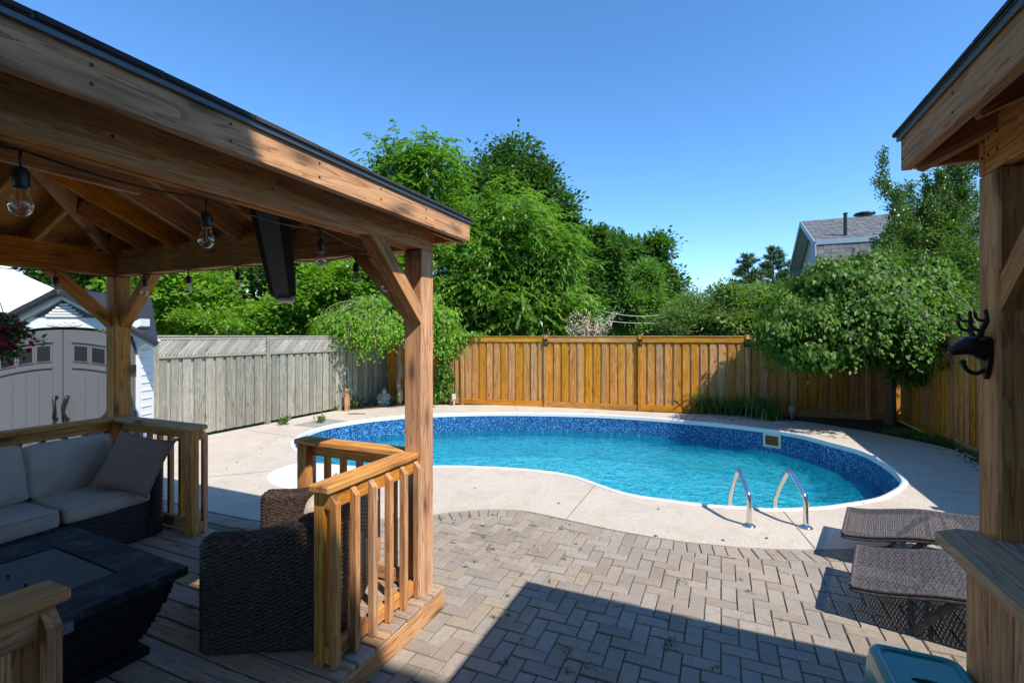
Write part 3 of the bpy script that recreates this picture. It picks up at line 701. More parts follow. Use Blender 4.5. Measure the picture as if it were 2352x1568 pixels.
# ---- left gazebo on its deck
LA0, LA1, LB0, LB1 = -.28, 2.93, 1.595, 5.573
DZ = .144
gz = thing('gazebo', 'large cedar gazebo with hip roof over the lounge deck, left of the pool', 'gazebo', W(1.32, 3.6, 0))
gazebo(gz, LA0, LA1, LB0, LB1, (-.13, 2.78, .02), (1.795, 5.373))
bar('support_stud', 2.56, 2.60, 2.93, 3.02, 2.43, 2.86, CEDAR, gz)
def railing(axis, outer, sgn, s0, s1, end0, end1, parent):
    """axis: the yard axis it runs along; outer: coordinate of the outer face; sgn: +1 if inside is at larger coordinate"""
    B_ = (lambda nm, x0, x1, o0, o1, z0, z1, m, p, c=.003: bar(nm, x0, x1, min(o0, o1), max(o0, o1), z0, z1, m, p, c)) if axis == 'a' else (lambda nm, x0, x1, o0, o1, z0, z1, m, p, c=.003: bar(nm, min(o0, o1), max(o0, o1), x0, x1, z0, z1, m, p, c))
    o = lambda d: outer+sgn*d
    cap = B_('handrail', s0-(.03 if end0 else 0), s1+(.03 if end1 else 0), o(.022), o(.155), 1.047, 1.085, CEDAR, parent, .006)
    B_('top_rail', s0, s1, o(.041), o(.079), .957, 1.046, CEDAR, cap); B_('bottom_rail', s0, s1, o(.041), o(.079), .165, .254, CEDAR, cap)
    for e, x in ((end0, s0), (end1, s1)):
        if e:
            xx = (x, x+.085) if x == s0 else (x-.085, x)
            B_('newel', xx[0]+.0, xx[1], o(.0795), o(.1175), DZ, 1.046, CEDAR, cap); B_('newel', xx[0], xx[1], o(.1185), o(.15), DZ, 1.046, CEDAR, cap)
    nb = max(2, round((s1-s0)/.152)); 
    for k in range(nb+1):
        x = s0+.02+(s1-s0-.04)*k/nb
        if (k == 0 and not end0 and False): continue
        # square baluster with a bevelled head sloping to the outside
        d = AX if axis == 'a' else BX; nn = (BX if axis == 'a' else AX)*sgn
        base = (W(x, o(0.002)) if axis == 'a' else W(o(0.002), x))
        hh = .0185; z0, z1 = DZ+.012 - .02, 1.036
        key = (axis, sgn)
        if key not in balm:
            side = d*hh; P_ = [Vector((0, 0, z0+.02)), nn*.038+Vector((0, 0, z0)), nn*.038+Vector((0, 0, z1)), Vector((0, 0, z1-.042))]
            mb = MB(); mb.prism([p-side for p in P_], side*2)
            c0 = Vector((0, 0, (z0+z1)/2)); Mr = frame((0, 0, 0), (0, 0, 1), nn); Mi = Mr.inverted()
            balm[key] = (mesh('baluster', [Mi @ (Vector(v)-c0) for v in mb.v], mb.f, CEDAR), Mr, c0)
        me, Mr, c0 = balm[key]
        add('baluster', me, cap, Matrix.Translation(base+c0) @ Mr)
balm = {}
railing('a', 1.795, 1, 1.875, 2.64, True, False, gz)
railing('a', 1.795, 1, .01, .775, False, True, gz)
railing('b', 2.78, -1, 1.935, 2.893, False, True, gz)
railing('b', 2.78, -1, 4.109, 5.233, True, False, gz)
railing('a', 5.373, -1, .01, 2.64, False, False, gz)
deck = MB(); 
for (x0, x1, y0, y1) in ((-.33, 2.82, 1.768, 1.806), (-.33, 2.82, 5.42, 5.46), (2.782, 2.82, 1.806, 5.42), (-.33, -.29, 1.806, 5.42)):
    deck.prism([W(x0, y0, -.02), W(x1, y0, -.02), W(x1, y1, -.02), W(x0, y1, -.02)] if True else None, (0, 0, .1375))
dk = deck.out('deck', DECKW, origin=tuple(W(1.2, 3.6, -.02))); dk['kind'] = 'structure'
bar('rim_board', -.34, 2.835, 1.7665-.026, 1.7665, -.01, .1165, CEDAR, dk, .004)
x = -.33
while x < 2.83:
    bar('deck_board', x+.003, min(x+.139, 2.838), 1.744-R.uniform(0, .01), 5.47, .118, DZ+R.uniform(-.0015, .0015), DECKW, dk, .005); x += .1437
screws(gz, [W(a, LB0-.0005, z+R.uniform(-.008, .008)) for a in (.75, 1.16, 1.57, 1.98, 2.39, 2.8) for z in (2.545, 2.60)], -BX)
screws(gz, [W(a, 1.7945, BT+z) for a in (.9, 1.5, 2.1, 2.5, 2.66, 2.72) for z in (.07, .17)], -BX)
# ---- right gazebo and bar
rg = thing('gazebo', 'smaller cedar gazebo with hip roof over the wooden bar, right edge', 'gazebo', W(.95, -2, 0))
gazebo(rg, -.42, 2.365, -3.45, -.656, (-.27, 2.269, -.01), (-3.25, -.856), tie=False)
barc = thing('outdoor_bar', 'cedar bar with upright plank front and two board counter beside the teal stool', 'bar', W(.9, -.85, 0))
screws(rg, [W(a, -.6555, z) for a in (2.33, 1.9, 1.5) for z in (2.54, 2.60)], BX); screws(rg, [W(a, -.8555, BT+z) for a in (2.2, 2.24, 2.14) for z in (.06, .12)], BX)
y = 2.05
k = 0
while y > -.2:
    bar('front_plank', y-.137, y, -.762+R.uniform(-.002, .002), -.742, 0, 1.128, CEDAR, barc, .004); y -= .1425
bar('bar_frame', -.2, 2.04, -.81, -.765, .03, .12, CEDAR_IN, barc); bar('bar_frame', -.2, 2.04, -.81, -.765, 1.03, 1.125, CEDAR_IN, barc)
bar('end_panel', 2.0, 2.04, -.852, -.766, 0.0, 1.128, CEDAR_IN, barc)
CTRW = wood('worn counter cedar', (.2, .11, .055), (.42, .255, .14), (.56, .38, .235), vary=.1, grey=(.36, .26, .18), greyamt=.5)
def counter(a0, a1, b0, b1, cl, nm='counter_board'):
    P_ = [W(a0, b0), W(a0, b1), W(a1-cl, b1), W(a1, b1-cl*1.3), W(a1, b0)]
    c0 = W((a0+a1)/2, (b0+b1)/2, 1.149); Mr = frame(W(a0, 0), W(a1, 0)); Mi = Mr.inverted(); mb = MB()
    chunk(mb, [Vector((p.x, p.y, 0)) for p in P_], 1.130, 1.168, .004)
    add(nm, mesh(nm, [Mi @ (Vector(v)-c0) for v in mb.v], mb.f, CTRW), barc, Matrix.Translation(c0) @ Mr)
counter(-.25, 2.197, -.835, -.690, .06); counter(-.25, 2.122, -.985, -.841, .0)
# ================================================================ FENCES
def fence_run(root, P0, e, nn, L, posts, pitch, m, H=1.85, fw=.14, bw=.14, zb=.11, zt=1.74, trim=True, off=.05, gapback=.014):
    """boards on both sides of the rails; nn points to the pool"""
    e = Vector(e).normalized(); nn = Vector(nn).normalized()
    s = off
    while s < L:
        if trim and min(abs(s-q) for q in posts) < .075: s += pitch*.5; 
        j = R.uniform(-.004, .004); tw = R.uniform(-.012, .012)
        p = P0+e*s+nn*(.012+R.uniform(-.001, .002))
        beam('fence_board', p+Vector((0, 0, zb))+e*(j-tw*.3), p+Vector((0, 0, zt))+e*(j+tw*.3), fw+R.uniform(-.003, .003)*0, .016, m, root, up=nn, c=.002, flip=R.random() < .5)
        p = P0+e*(s+pitch/2)-nn*gapback
        if s+pitch/2 < L: beam('fence_board', p+Vector((0, 0, zb)), p+Vector((0, 0, zt)), bw, .016, m, root, up=nn, c=.002, flip=R.random() < .5)
        s += pitch
    for q in posts:
        if 0.05 < q < L-.05 and trim: p = P0+e*q-nn*(gapback+.016); beam('fence_board', p+Vector((0, 0, zb)), p+Vector((0, 0, zt)), .19, .016, m, root, up=nn, c=.002)
    for z in (.3, 1.0, 1.62):
        beam('fence_rail', P0-nn*.033+Vector((0, 0, z)), P0+e*L-nn*.033+Vector((0, 0, z)), .018, .085, m, root)
F0 = Vector((-1.35, 13.17, 0)); eT = Vector((.9656, -.26, 0)).normalized(); nT = Vector((eT.y, -eT.x, 0))
if nT.y > 0: nT = -nT
tan = thing('board_fence', 'new orange brown board fence behind the pool with black bracketed posts', 'fence', F0, 'new stained board fences')
c0 = F0-eT*2.3; Lt = 2.3+10.23
posts = [0.02, 2.3, 2.3+2.32, 2.3+4.70, 2.3+7.15, 2.3+9.6]
fence_run(tan, c0, eT, nT, Lt, posts, .2045, FENCEW, zb=.12, off=.1)
def post_caps(root, p, nn, e):
    po = beam('fence_post', p+nn*.03+Vector((0, 0, -.05)), p+nn*.03+Vector((0, 0, 1.90)), .09, .09, FENCEW, root, up=nn, c=.004)
    mb = MB(); q = p+nn*.03; mb.box(q+Vector((0, 0, 1.915)), e*.055, nn*.055, (0, 0, .014)); mb.lathe(q+Vector((0, 0, 1.93)), [(.055, 0), (.03, .02), (.005, .028)], 4)
    mb.out('post_cap', BLACK, po)
    mb = MB()
    mb.box(q+nn*.05+Vector((0, 0, 1.76)), e*.05, nn*.004, (0, 0, .018)); mb.box(q+nn*.05+Vector((0, 0, 1.62)), e*.05, nn*.004, (0, 0, .018))
    for s_ in (-1, 1): mb.box(q+e*.05*s_+nn*.02+Vector((0, 0, 1.69)), e*.005, nn*.034, (0, 0, .1))
    for z in (1.62, 1.66, 1.70, 1.74): mb.box(q+nn*.054+Vector((0, 0, z+.01)), e*.02, nn*.006, (0, 0, .012))
    mb.out('post_bracket', BLACK, po)
def trim_run(root, P0, e, nn, L, posts, m):
    pp = sorted([0]+[q for q in posts if .1 < q < L-.1]+[L])
    for a, b in zip(pp[:-1], pp[1:]):
        x0, x1 = a+.047, b-.047
        for nm, o, z, t in (('top_board', .034, 1.765, .135), ('base_board', .034, .075, .15)):
            dz = R.uniform(-.004, .004); beam(nm, P0+e*x0+nn*o+Vector((0, 0, z+dz)), P0+e*x1+nn*o+Vector((0, 0, z+dz)), .024, t, m, root)
        beam('cap_board', P0+e*(x0)+nn*.012+Vector((0, 0, 1.846)), P0+e*(x1)+nn*.012+Vector((0, 0, 1.846)), .1, .022, m, root)
trim_run(tan, c0, eT, nT, Lt, posts, FENCEW)
for q in posts[1:]: post_caps(tan, c0+eT*q, nT, eT)
# right fence along a
PR = Vector((8.53, 10.51, 0)); aR = PR.x*SA+PR.y*CA
rf = thing('board_fence', 'new orange brown board fence running towards us from the right corner', 'fence', W(9, -3.6), 'new stained board fences')
bR = -PR.x*CA+PR.y*SA
pc0 = W(aR, bR); eR = (W(4.0, -3.60)-pc0); LR = eR.length; eR.normalize(); nR = Vector((-eR.y, eR.x, 0))
if nR.dot(BX) < 0: nR = -nR
pR = [2.4, 4.8, 7.2]
fence_run(rf, pc0, eR, nR, LR, pR, .195, FENCEW, zb=.12, off=.12)
trim_run(rf, pc0, eR, nR, LR, pR, FENCEW)
for q in pR: post_caps(rf, pc0+eR*q, nR, eR)
# grey fence with lattice top
gf = thing('lattice_fence', 'weathered grey green fence with lattice top beside the white shed', 'fence', W(9, 8.78))
gp = W(5.0, 8.78); eG = AX; nG = -BX; LG = 8.45
gposts = [.0, 2.2, 4.32, 6.45, 8.4]
fence_run(gf, gp, eG, nG, LG, gposts, .2045, GREYW, zb=.06, zt=1.46, trim=False, off=.13, gapback=.022, fw=.138, bw=.10)
def gpost(s_, H, w=.09):
    p = gp+eG*s_+nG*.02; po = beam('fence_post', p+Vector((0, 0, -.05)), p+Vector((0, 0, H)), w, w, GREYW, gf, up=nG, c=.004)
for q in gposts: gpost(q, 1.86)
for a, b in zip(gposts[:-1], gposts[1:]):
    a += .046; b -= .046
    beam('cap_board', gp+eG*a+Vector((0, 0, 1.852)), gp+eG*b+Vector((0, 0, 1.852)), .11, .024, LATTW, gf)
    beam('lattice_rail', gp+eG*a+nG*.02+Vector((0, 0, 1.815)), gp+eG*b+nG*.02+Vector((0, 0, 1.815)), .035, .04, LATTW, gf)
    beam('lattice_rail', gp+eG*a+nG*.02+Vector((0, 0, 1.49)), gp+eG*b+nG*.02+Vector((0, 0, 1.49)), .05, .045, GREYW, gf)
    z0, z1 = 1.512, 1.796; h = z1-z0
    for dirn, o in ((1, .022), (-1, .008)):
        s = a-(h if dirn > 0 else 0)
        while s < b+(h if dirn < 0 else 0):
            x0, x1 = s, s+dirn*h; za, zb = z0, z1
            if dirn > 0:
                if x0 < a: za += (a-x0); x0 = a
                if x1 > b: zb -= (x1-b); x1 = b
            else:
                if x1 < a: zb -= (a-x1); x1 = a
                if x0 > b: za += (x0-b); x0 = b
            if zb-za > .03: beam('slat', gp+eG*x0+nG*o+Vector((0, 0, za)), gp+eG*x1+nG*o+Vector((0, 0, zb)), .007, .036, LATTW, gf, c=.001) if False else beam('slat', gp+eG*x0+nG*o+Vector((0, 0, za)), gp+eG*x1+nG*o+Vector((0, 0, zb)), .036, .007, LATTW, gf, up=nG, c=.001)
            s += .062
gst = thing('stub_post', 'short brown wooden post stub standing against the grey fence', 'post', G(797, 944)); p = G(797, 943)
beam('post', p, p+Vector((0, 0, .55)), .1, .1, CEDAR, gst, c=.006)
# ================================================================ SHED
shed = thing('garden_shed', 'white plastic shed with grey double doors and dark roof left of the grey fence', 'shed', (-5.4, 6.9, 0))
C1 = Vector((-4.655, 5.93, 0)); eS = Vector((2.1, .19, 0)).normalized(); C0 = C1-eS*1.60; nS = Vector((eS.y, -eS.x, 0)); WS = (C1-C0).length
SP = lambda s, d, z: C0+eS*s-nS*d+Vector((0, 0, z))      # d = depth behind the front
ZE, ZA, DS = 1.80, 2.385, 1.5; mid = WS/2; OV = .33
def sprism(name, pts, d0, d1, m, parent=shed, **k):
    mb = MB(); mb.prism([SP(s, d0, z) for s, z in pts], -nS*(d1-d0)); return mb.out(name, m, parent, **k)
CH = .31     # width of the angled corner panel
mb = MB()
body = [(0, .02), (0, DS), (WS-1.0, DS), (WS-.005, CH+.02), (WS-.0, .02)]
mb.prism([C0+eS*s-nS*d for s, d in body], (0, 0, ZE)); bd = mb.out('wall', SHEDW, shed)
gb = sprism('gable', [(-.02, 1.70), (.03, 1.865), (mid-.5, 1.925), (mid-.25, 1.955), (mid, 1.965), (mid+.25, 1.955), (mid+.5, 1.925), (WS-.03, 1.865), (WS+.02, 1.70), (WS+.2, 1.80), (mid, ZA-.02), (-.2, 1.80)], -.02, .06, SHEDW)
for k in range(5):       # gable vent louvres
    z = 2.10+k*.034; hwid = (ZA-.1-z)*(mid/(ZA-ZE))*.80
    if hwid > .03:
        mb = MB(); mb.box(SP(mid, -.028, z), eS*hwid, nS*.010+Vector((0, 0, -.007)), (0, 0, .009)); mb.out('vent_slat', SHEDW, gb)
sprism('vent_gap_shade', [(mid-.36, 2.075), (mid+.36, 2.075), (mid, 2.30)], -.0215, -.0195, plain('painted vent gap shade', (.1, .1, .1), .8), gb)  # flat dark sheet painted in place of shade between the slats
for s_ in (-1, 1):       # rake trim
    p0, p1 = SP(mid+s_*(mid+OV-.04), -.05, ZE-.05), SP(mid, -.05, ZA-.03); beam('rake_trim', p0, p1, .05, .1, SHEDW, shed, up=UP)
# embossed emblem
mb = MB(); ov = [SP(mid+.2*math.cos(t), -.021, 2.0+.036*math.sin(t)) for t in [i*math.pi/12 for i in range(24)]]; mb.prism(ov, nS*.007); em = mb.out('emblem_plaque', SHEDW, gb)
cu = bpy.data.curves.new('emblem_lettering', 'FONT'); cu.body = 'SUNCAST'; cu.size = .062; cu.extrude = .002; cu.align_x = 'CENTER'; cu.align_y = 'CENTER'
tob = bpy.data.objects.new('emblem_lettering', cu); cu.materials.append(SHEDW)
COL.objects.link(tob); bpy.context.view_layer.update(); tme = bpy.data.meshes.new_from_object(tob); bpy.data.objects.remove(tob)
lt_ = add('emblem_lettering', tme, em, Matrix.Translation(SP(mid, -.031, 2.0)) @ Matrix(((eS.x, 0, nS.x), (eS.y, 0, nS.y), (0, 1, 0))).to_4x4()); lt_['kind'] = 'stuff'
archz = lambda s, top=1.93, k=.075: top-k*((s-mid)/(mid*.75))**2
for s_, lab in ((-1, 'l'), (1, 'r')):
    x0, x1 = (mid-.785, mid-.009) if s_ < 0 else (mid+.009, mid+.785)
    xs = [x0+(x1-x0)*i/8 for i in range(9)]
    dr = sprism('door', [(x0, .06), (x1, .06)]+[(x, archz(x)) for x in reversed(xs)], -.045, .02, SHEDG)
    for (za, zb, kk) in ((1.50, 1.80, 0), ):
        wl, wr = (x0+.08, x1-.1) if s_ < 0 else (x0+.1, x1-.08)
        xs2 = [wl+(wr-wl)*i/6 for i in range(7)]
        # raised surround of the window row
        for q0, q1, top in ((0, .025, 1.80), (0, .025, 1.49)):
            mb = MB(); P_ = [SP(x, -.047, archz(x, top)) for x in xs2]; 
            for i in range(6): mb.prism([P_[i], P_[i+1], P_[i+1]+Vector((0, 0, -.022)), P_[i]+Vector((0, 0, -.022))], nS*.014)
            mb.out('moulding', SHEDG, dr)
        nw = 3; ww = (wr-wl)/nw
        for i in range(nw):
            a_, b_ = wl+i*ww+.028, wl+(i+1)*ww-.028
            wf = sprism('window_frame', [(a_-.018, archz(a_, 1.545)-.0), (b_+.018, archz(b_, 1.545)-.0), (b_+.018, archz(b_, 1.755)), (a_-.018, archz(a_, 1.755))], -.055, -.0465, SHEDG, dr)
            mb = MB(); mb.prism([SP(s, -.0552, z) for s, z in [(a_, archz(a_, 1.56)), (b_, archz(b_, 1.56)), (b_, archz(b_, 1.738)), (a_, archz(a_, 1.738))]], nS*.003)
            wobj('window_pane', mb.v, mb.f, DARKGL, dr)
        npan = 4; pw = (wr-wl)/npan
        for i in range(npan):      # lower vertical panels
            a_, b_ = wl+i*pw+.004, wl+(i+1)*pw-.004
            sprism('door_panel', [(a_, .2), (b_, .2), (b_, archz(b_, 1.41)), (a_, archz(a_, 1.41))], -.051, -.0462, SHEDG, dr)
    hx = mid+s_*.06; hz = .98
    mb = MB(); P_ = [SP(hx, -.05, hz-.13), SP(hx+s_*.01, -.085, hz-.12), SP(hx-s_*.012, -.105, hz-.04), SP(hx-s_*.012, -.105, hz+.04), SP(hx+s_*.01, -.085, hz+.13), SP(hx, -.05, hz+.14)]
    mb.tube(catmull(P_, 4, False), .017, 8); mb.out('door_handle', BLACK, dr, True)
    for z in (.65, 1.45):
        xx = x0-.012 if s_ < 0 else x1+.012; mb = MB(); mb.box(SP(xx, -.04, z), eS*.014, nS*.03, (0, 0, .05)); mb.out('hinge', BLACK, dr)
# louvred corner panel grooves
pA, pB = C0+eS*(WS)-nS*.0, C0+eS*(WS+.02)-nS*CH; eP = (pB-pA).normalized(); nP = Vector((eP.y, -eP.x, 0)); LP = (pB-pA).length
pl = beam('corner_panel', pA+eP*.012+nP*.008+Vector((0, 0, .9)), pB-eP*.02+nP*.008+Vector((0, 0, .9)), .012, 1.76, SHEDW, shed)
for k in range(15):
    z = .28+k*.1; q = (pA+pB)/2+nP*.016+Vector((0, 0, z)); mb = MB(); mb.box(q, eP*(LP/2-.07), nP*.007+Vector((0, 0, -.014)), (0, 0, .004)+nP*.0 if False else Vector((0, 0, .004))); mb.out('siding_ridge', SHEDW, pl)
# roof
for s_ in (-1, 1):
    e0 = SP(mid+s_*(mid+OV), -.12, ZE-.045); r0 = SP(mid, -.12, ZA+.01); back = -nS*(DS+.2)
    if s_ > 0: back_e = back-eS*1.15
    else: back_e = back
    mb = MB(); mb.prism([e0, r0, r0+back, e0+back_e], (0, 0, .035)); rp = mb.out('roof_panel', ROOFD, shed)
    for i in range(7):
        mb = MB(); t0 = i/7; P_ = e0.lerp(r0, t0); Q_ = e0.lerp(r0, t0+.145)
        for j in range(9):
            bk = back_e.lerp(back, (i+.5)/7); o0 = bk*((j+.03+(i % 2)*.4)/9.6); o1 = bk*((j+.95+(i % 2)*.4)/9.6)
            mb.prism([P_+o0+Vector((0, 0, .036)), Q_+o0+Vector((0, 0, .036)), Q_+o1+Vector((0, 0, .036)), P_+o1+Vector((0, 0, .036))], (0, 0, .012 if i < 7 else 0))
        o = mb.out('roof_tile_row', ROOFD, rp)
    beam('fascia_edge', e0+nS*.01, r0+nS*.01, .02, .06, ROOFD, shed)
for pos in (.35, 1.5):
    mb = MB(); q = SP(mid-.62 if pos < 1 else mid+.82, .45 if pos < 1 else .03, 2.17 if pos < 1 else 1.985)
    mb.box(q, (eS*.15+Vector((0, 0, .08)))*(1 if pos < 1 else .45), -nS*(.13 if pos < 1 else .09), (0, 0, .045)); mb.out('skylight_cover', SHEDW, shed)
# ================================================================ NEIGHBOUR HOUSE, OWN HOUSE
hs = thing('neighbour_house', 'pale neighbour house with grey gambrel shingle roof above the right fence', 'house', (16, 24, 0))
H0 = Vector((12.72, 20, 0)); HL = 15.0; HD = 8.0
HP = lambda s, d, z: H0-BX*s+AX*d+Vector((0, 0, z))
bz, rz = 5.75, 7.5
sec = [(0-.45, 2.75), (0, bz), (HD/2, rz), (HD, bz), (HD+.45, 2.75)]
mb = MB(); mb.prism([HP(.5, d, z) for d, z in [(.15, 0), (.15, 2.9), (.12, bz-.1), (HD/2, rz-.15), (HD-.12, bz-.1), (HD-.15, 2.9), (HD-.15, 0)]], -BX*(HL-.8)); mb.out('wall', SIDING, hs)
for k in range(17):        # gable clapboards
    z = .3+k*.32; d1 = HD-.2
    if z < bz-.1: mb = MB(); mb.box(HP(.49, HD/2, z), AX*(HD/2-.18), -BX*.012, (0, 0, .15)); mb.out('siding_board', SIDING, hs)
for (q0, q1, m_, ex, nm) in ((0, 1, HSHING, .17, 'mansard_shingles'), (1, 2, HSHINGD, .16, 'roof_shingles'), (3, 2, HSHINGD, .6, 'roof_shingles'), (4, 3, HSHING, .6, 'mansard_shingles')):
    (d0, z0), (d1, z1) = sec[q0], sec[q1]; A_, B_ = HP(0, d0, z0), HP(0, d1, z1); ln = (B_-A_).length; up = (B_-A_).normalized(); nn = up.cross(-BX).normalized(); nn = nn if nn.z > 0 or nn.dot(AX)*(d0-HD/2) > 0 else -nn
    if nn.dot(AX)*(d0-HD/2) < 0: nn = -nn
    mb = MB(); mb.prism([A_, B_, B_-BX*HL, A_-BX*HL], -nn*.06); rfp = mb.out('roof', HTRIM, hs)
    mb = MB(); r = 0; k = 0
    while r < ln-.05:
        x = -.4*(k % 2)*.5; dw = .24 if ex < .5 else 1.0
        while x < HL:
            x0, x1 = max(x, -.03), min(x+dw-.012, HL)
            if x1 > x0:
                th = R.uniform(.018, .04); e_ = min(r+ex, ln)
                mb.prism([A_-BX*x0+up*r, A_-BX*x1+up*r, A_-BX*x1+up*e_+nn*-.004, A_-BX*x0+up*e_+nn*-.004], nn*th)
            x += dw
        r += ex; k += 1
    o = mb.out(nm, m_, rfp); o['kind'] = 'stuff'
beam('break_trim', HP(-.05, .0, bz)-AX*.05, HP(HL, .0, bz)-AX*.05, .06, .2, HTRIM, hs)
for q0, q1 in ((0, 1), (1, 2), (3, 2), (4, 3)):
    (d0, z0), (d1, z1) = sec[q0], sec[q1]; beam('rake_board', HP(-.06, d0, z0-.08), HP(-.06, d1, z1-.08), .05, .24, HTRIM, hs)
    beam('soffit_board', HP(.22, d0, z0-.14), HP(.22, d1, z1-.14), .5, .02, SIDING, hs)
gw = None
for (d, z) in ((2.2, 3.6), (5.6, 3.6)):
    mb = MB(); mb.box(HP(.47, d, z), AX*.45, BX*.03, (0, 0, .8)); wf = mb.out('window', HTRIM, hs)
    mb = MB(); mb.box(HP(.45, d, z), AX*.38, BX*.03, (0, 0, .72)); mb.out('window_pane', DARKGL, wf)
mb = MB(); q = HP(1.15, .75, bz+.2); mb.lathe(q, [(.07, 0), (.07, 1.05), (.09, 1.07), (.09, 1.1)], 10); mb.out('vent_pipe', BLACK, hs)
mb = MB(); q = HP(2.6, HD/2+.2, rz-.05); mb.lathe(q, [(.3, 0), (.3, .16), (.45, .18), (.4, .26), (.1, .3)], 14); mb.out('roof_vent', BLACK, hs)
mb = MB(); mb.box(HP(6.6, 1.3, 6.1), BX*.42, AX*.42, (0, 0, .65)); ch = mb.out('chimney', BRICKRED, hs); mb = MB(); mb.box(HP(6.6, 1.3, 6.79), BX*.5, AX*.5, (0, 0, .05)); mb.out('chimney_cap', HTRIM, ch)
own = thing('brick_house', 'tall brick house wall rising directly behind the viewpoint', 'house', W(-4, -1, 0))
mb = MB(); mb.prism([W(-.8, 1.8, -.1), W(-.8, -10, -.1), W(-7, -10, -.1), W(-7, 1.8, -.1)], (0, 0, 7.7)); mb.out('wall', HOUSEB, own)
mb = MB(); mb.prism([W(-.8, 2.1, 7.58), W(-.75, 2.1, 8.02), W(-3.9, 2.1, 9.0), W(-7.1, 2.1, 7.6)], -BX*12.4); mb.out('roof', HSHINGD, own)
for b_ in (-7.5, -4.5):
    for z in (1.6, 5.2):
        mb = MB(); mb.box(W(-.79, b_, z), BX*.65, AX*.04, (0, 0, .7)); wf = mb.out('window', WHITEV, own); mb = MB(); mb.box(W(-.77, b_, z), BX*.57, AX*.04, (0, 0, .62)); mb.out('window_pane', DARKGL, wf)
mb = MB(); mb.box(W(-.79, 0, 1.05), BX*.9, AX*.03, (0, 0, 1.05)); dr = mb.out('door', WHITEV, own); mb = MB(); mb.box(W(-.78, 0, 1.1), BX*.8, AX*.03, (0, 0, .9)); mb.out('door_pane', DARKGL, dr)
# white tent
tn = thing('canopy_tent', 'white fabric canopy tent peak behind the shed', 'tent', (-12.3, 11.0, 0))
mb = MB(); c = Vector((-12.1, 11.0, 0)); pk = c+Vector((0, 0, 3.72)); hw_ = 1.75; cor = [c+AX*i*hw_+BX*j*hw_+Vector((0, 0, 2.55)) for i, j in ((-1, -1), (1, -1), (1, 1), (-1, 1))]
for i in range(4):
    p, q = cor[i], cor[(i+1) % 4]; n_ = 14; rows = []
    for r in range(7):
        t = r/6; row = []
        for k in range(n_+1):
            x = p.lerp(q, k/n_).lerp(pk, t); x.z -= .28*math.sin(t*math.pi)*.5+.05*abs(math.sin(k/n_*math.pi))*(1-t); row.append(x)
        rows.append(row)
    V = [x for row in rows for x in row]; mb.add(V, [(r*(n_+1)+k, r*(n_+1)+k+1, (r+1)*(n_+1)+k+1, (r+1)*(n_+1)+k) for r in range(6) for k in range(n_)])
    mb.prism([p, q, q-Vector((0, 0, .22)), p-Vector((0, 0, .22))], (c-p).normalized()*.01)
mb.out('canopy', CANVAS, tn)
for p in cor: mb = MB(); mb.tube([Vector((p.x, p.y, 0)), p], .02, 6); mb.out('leg', PVCGREY, tn)
# ================================================================ VEGETATION
def leafmesh(name, C, D, Nn, Ln, Wd, m, tint, fold=.25, droop=0.0):
    """numpy leaf quads. C centre/base, D axis, Nn approx normal, Ln length, Wd width"""
    n = len(C); D = D/np.linalg.norm(D, axis=1, keepdims=True)
    Sd = np.cross(D, Nn); Sd /= np.linalg.norm(Sd, axis=1, keepdims=True)+1e-9; Nn = np.cross(Sd, D)
    Ln = np.broadcast_to(Ln, (n,))[:, None]; Wd = np.broadcast_to(Wd, (n,))[:, None]
    base = C; tip = C+D*Ln-Nn*0+np.array([0, 0, -1.0])*Ln*droop
    mid = C+D*Ln*.42+np.array([0, 0, -1.0])*Ln*droop*.2
    a = mid+Sd*Wd/2+Nn*Wd*fold; b = mid-Sd*Wd/2+Nn*Wd*fold
    V = np.stack([base, a, tip, b], axis=1).reshape(-1, 3)
    o = V.mean(0); o[2] = V[:, 2].min(); V = V-o
    me = bpy.data.meshes.new(name); me.vertices.add(4*n); me.vertices.foreach_set('co', V.astype(np.float32).ravel())
    me.loops.add(4*n); me.polygons.add(n)
    me.loops.foreach_set('vertex_index', np.arange(4*n, dtype=np.int32)); me.polygons.foreach_set('loop_start', np.arange(0, 4*n, 4, dtype=np.int32))
    me.materials.append(m); at = me.attributes.new('tint', 'FLOAT', 'FACE'); at.data.foreach_set('value', tint.astype(np.float32))
    me.update(calc_edges=True); return me, Vector(o)
def rdir(n):
    v = NR.normal(size=(n, 3)); return v/np.linalg.norm(v, axis=1, keepdims=True)
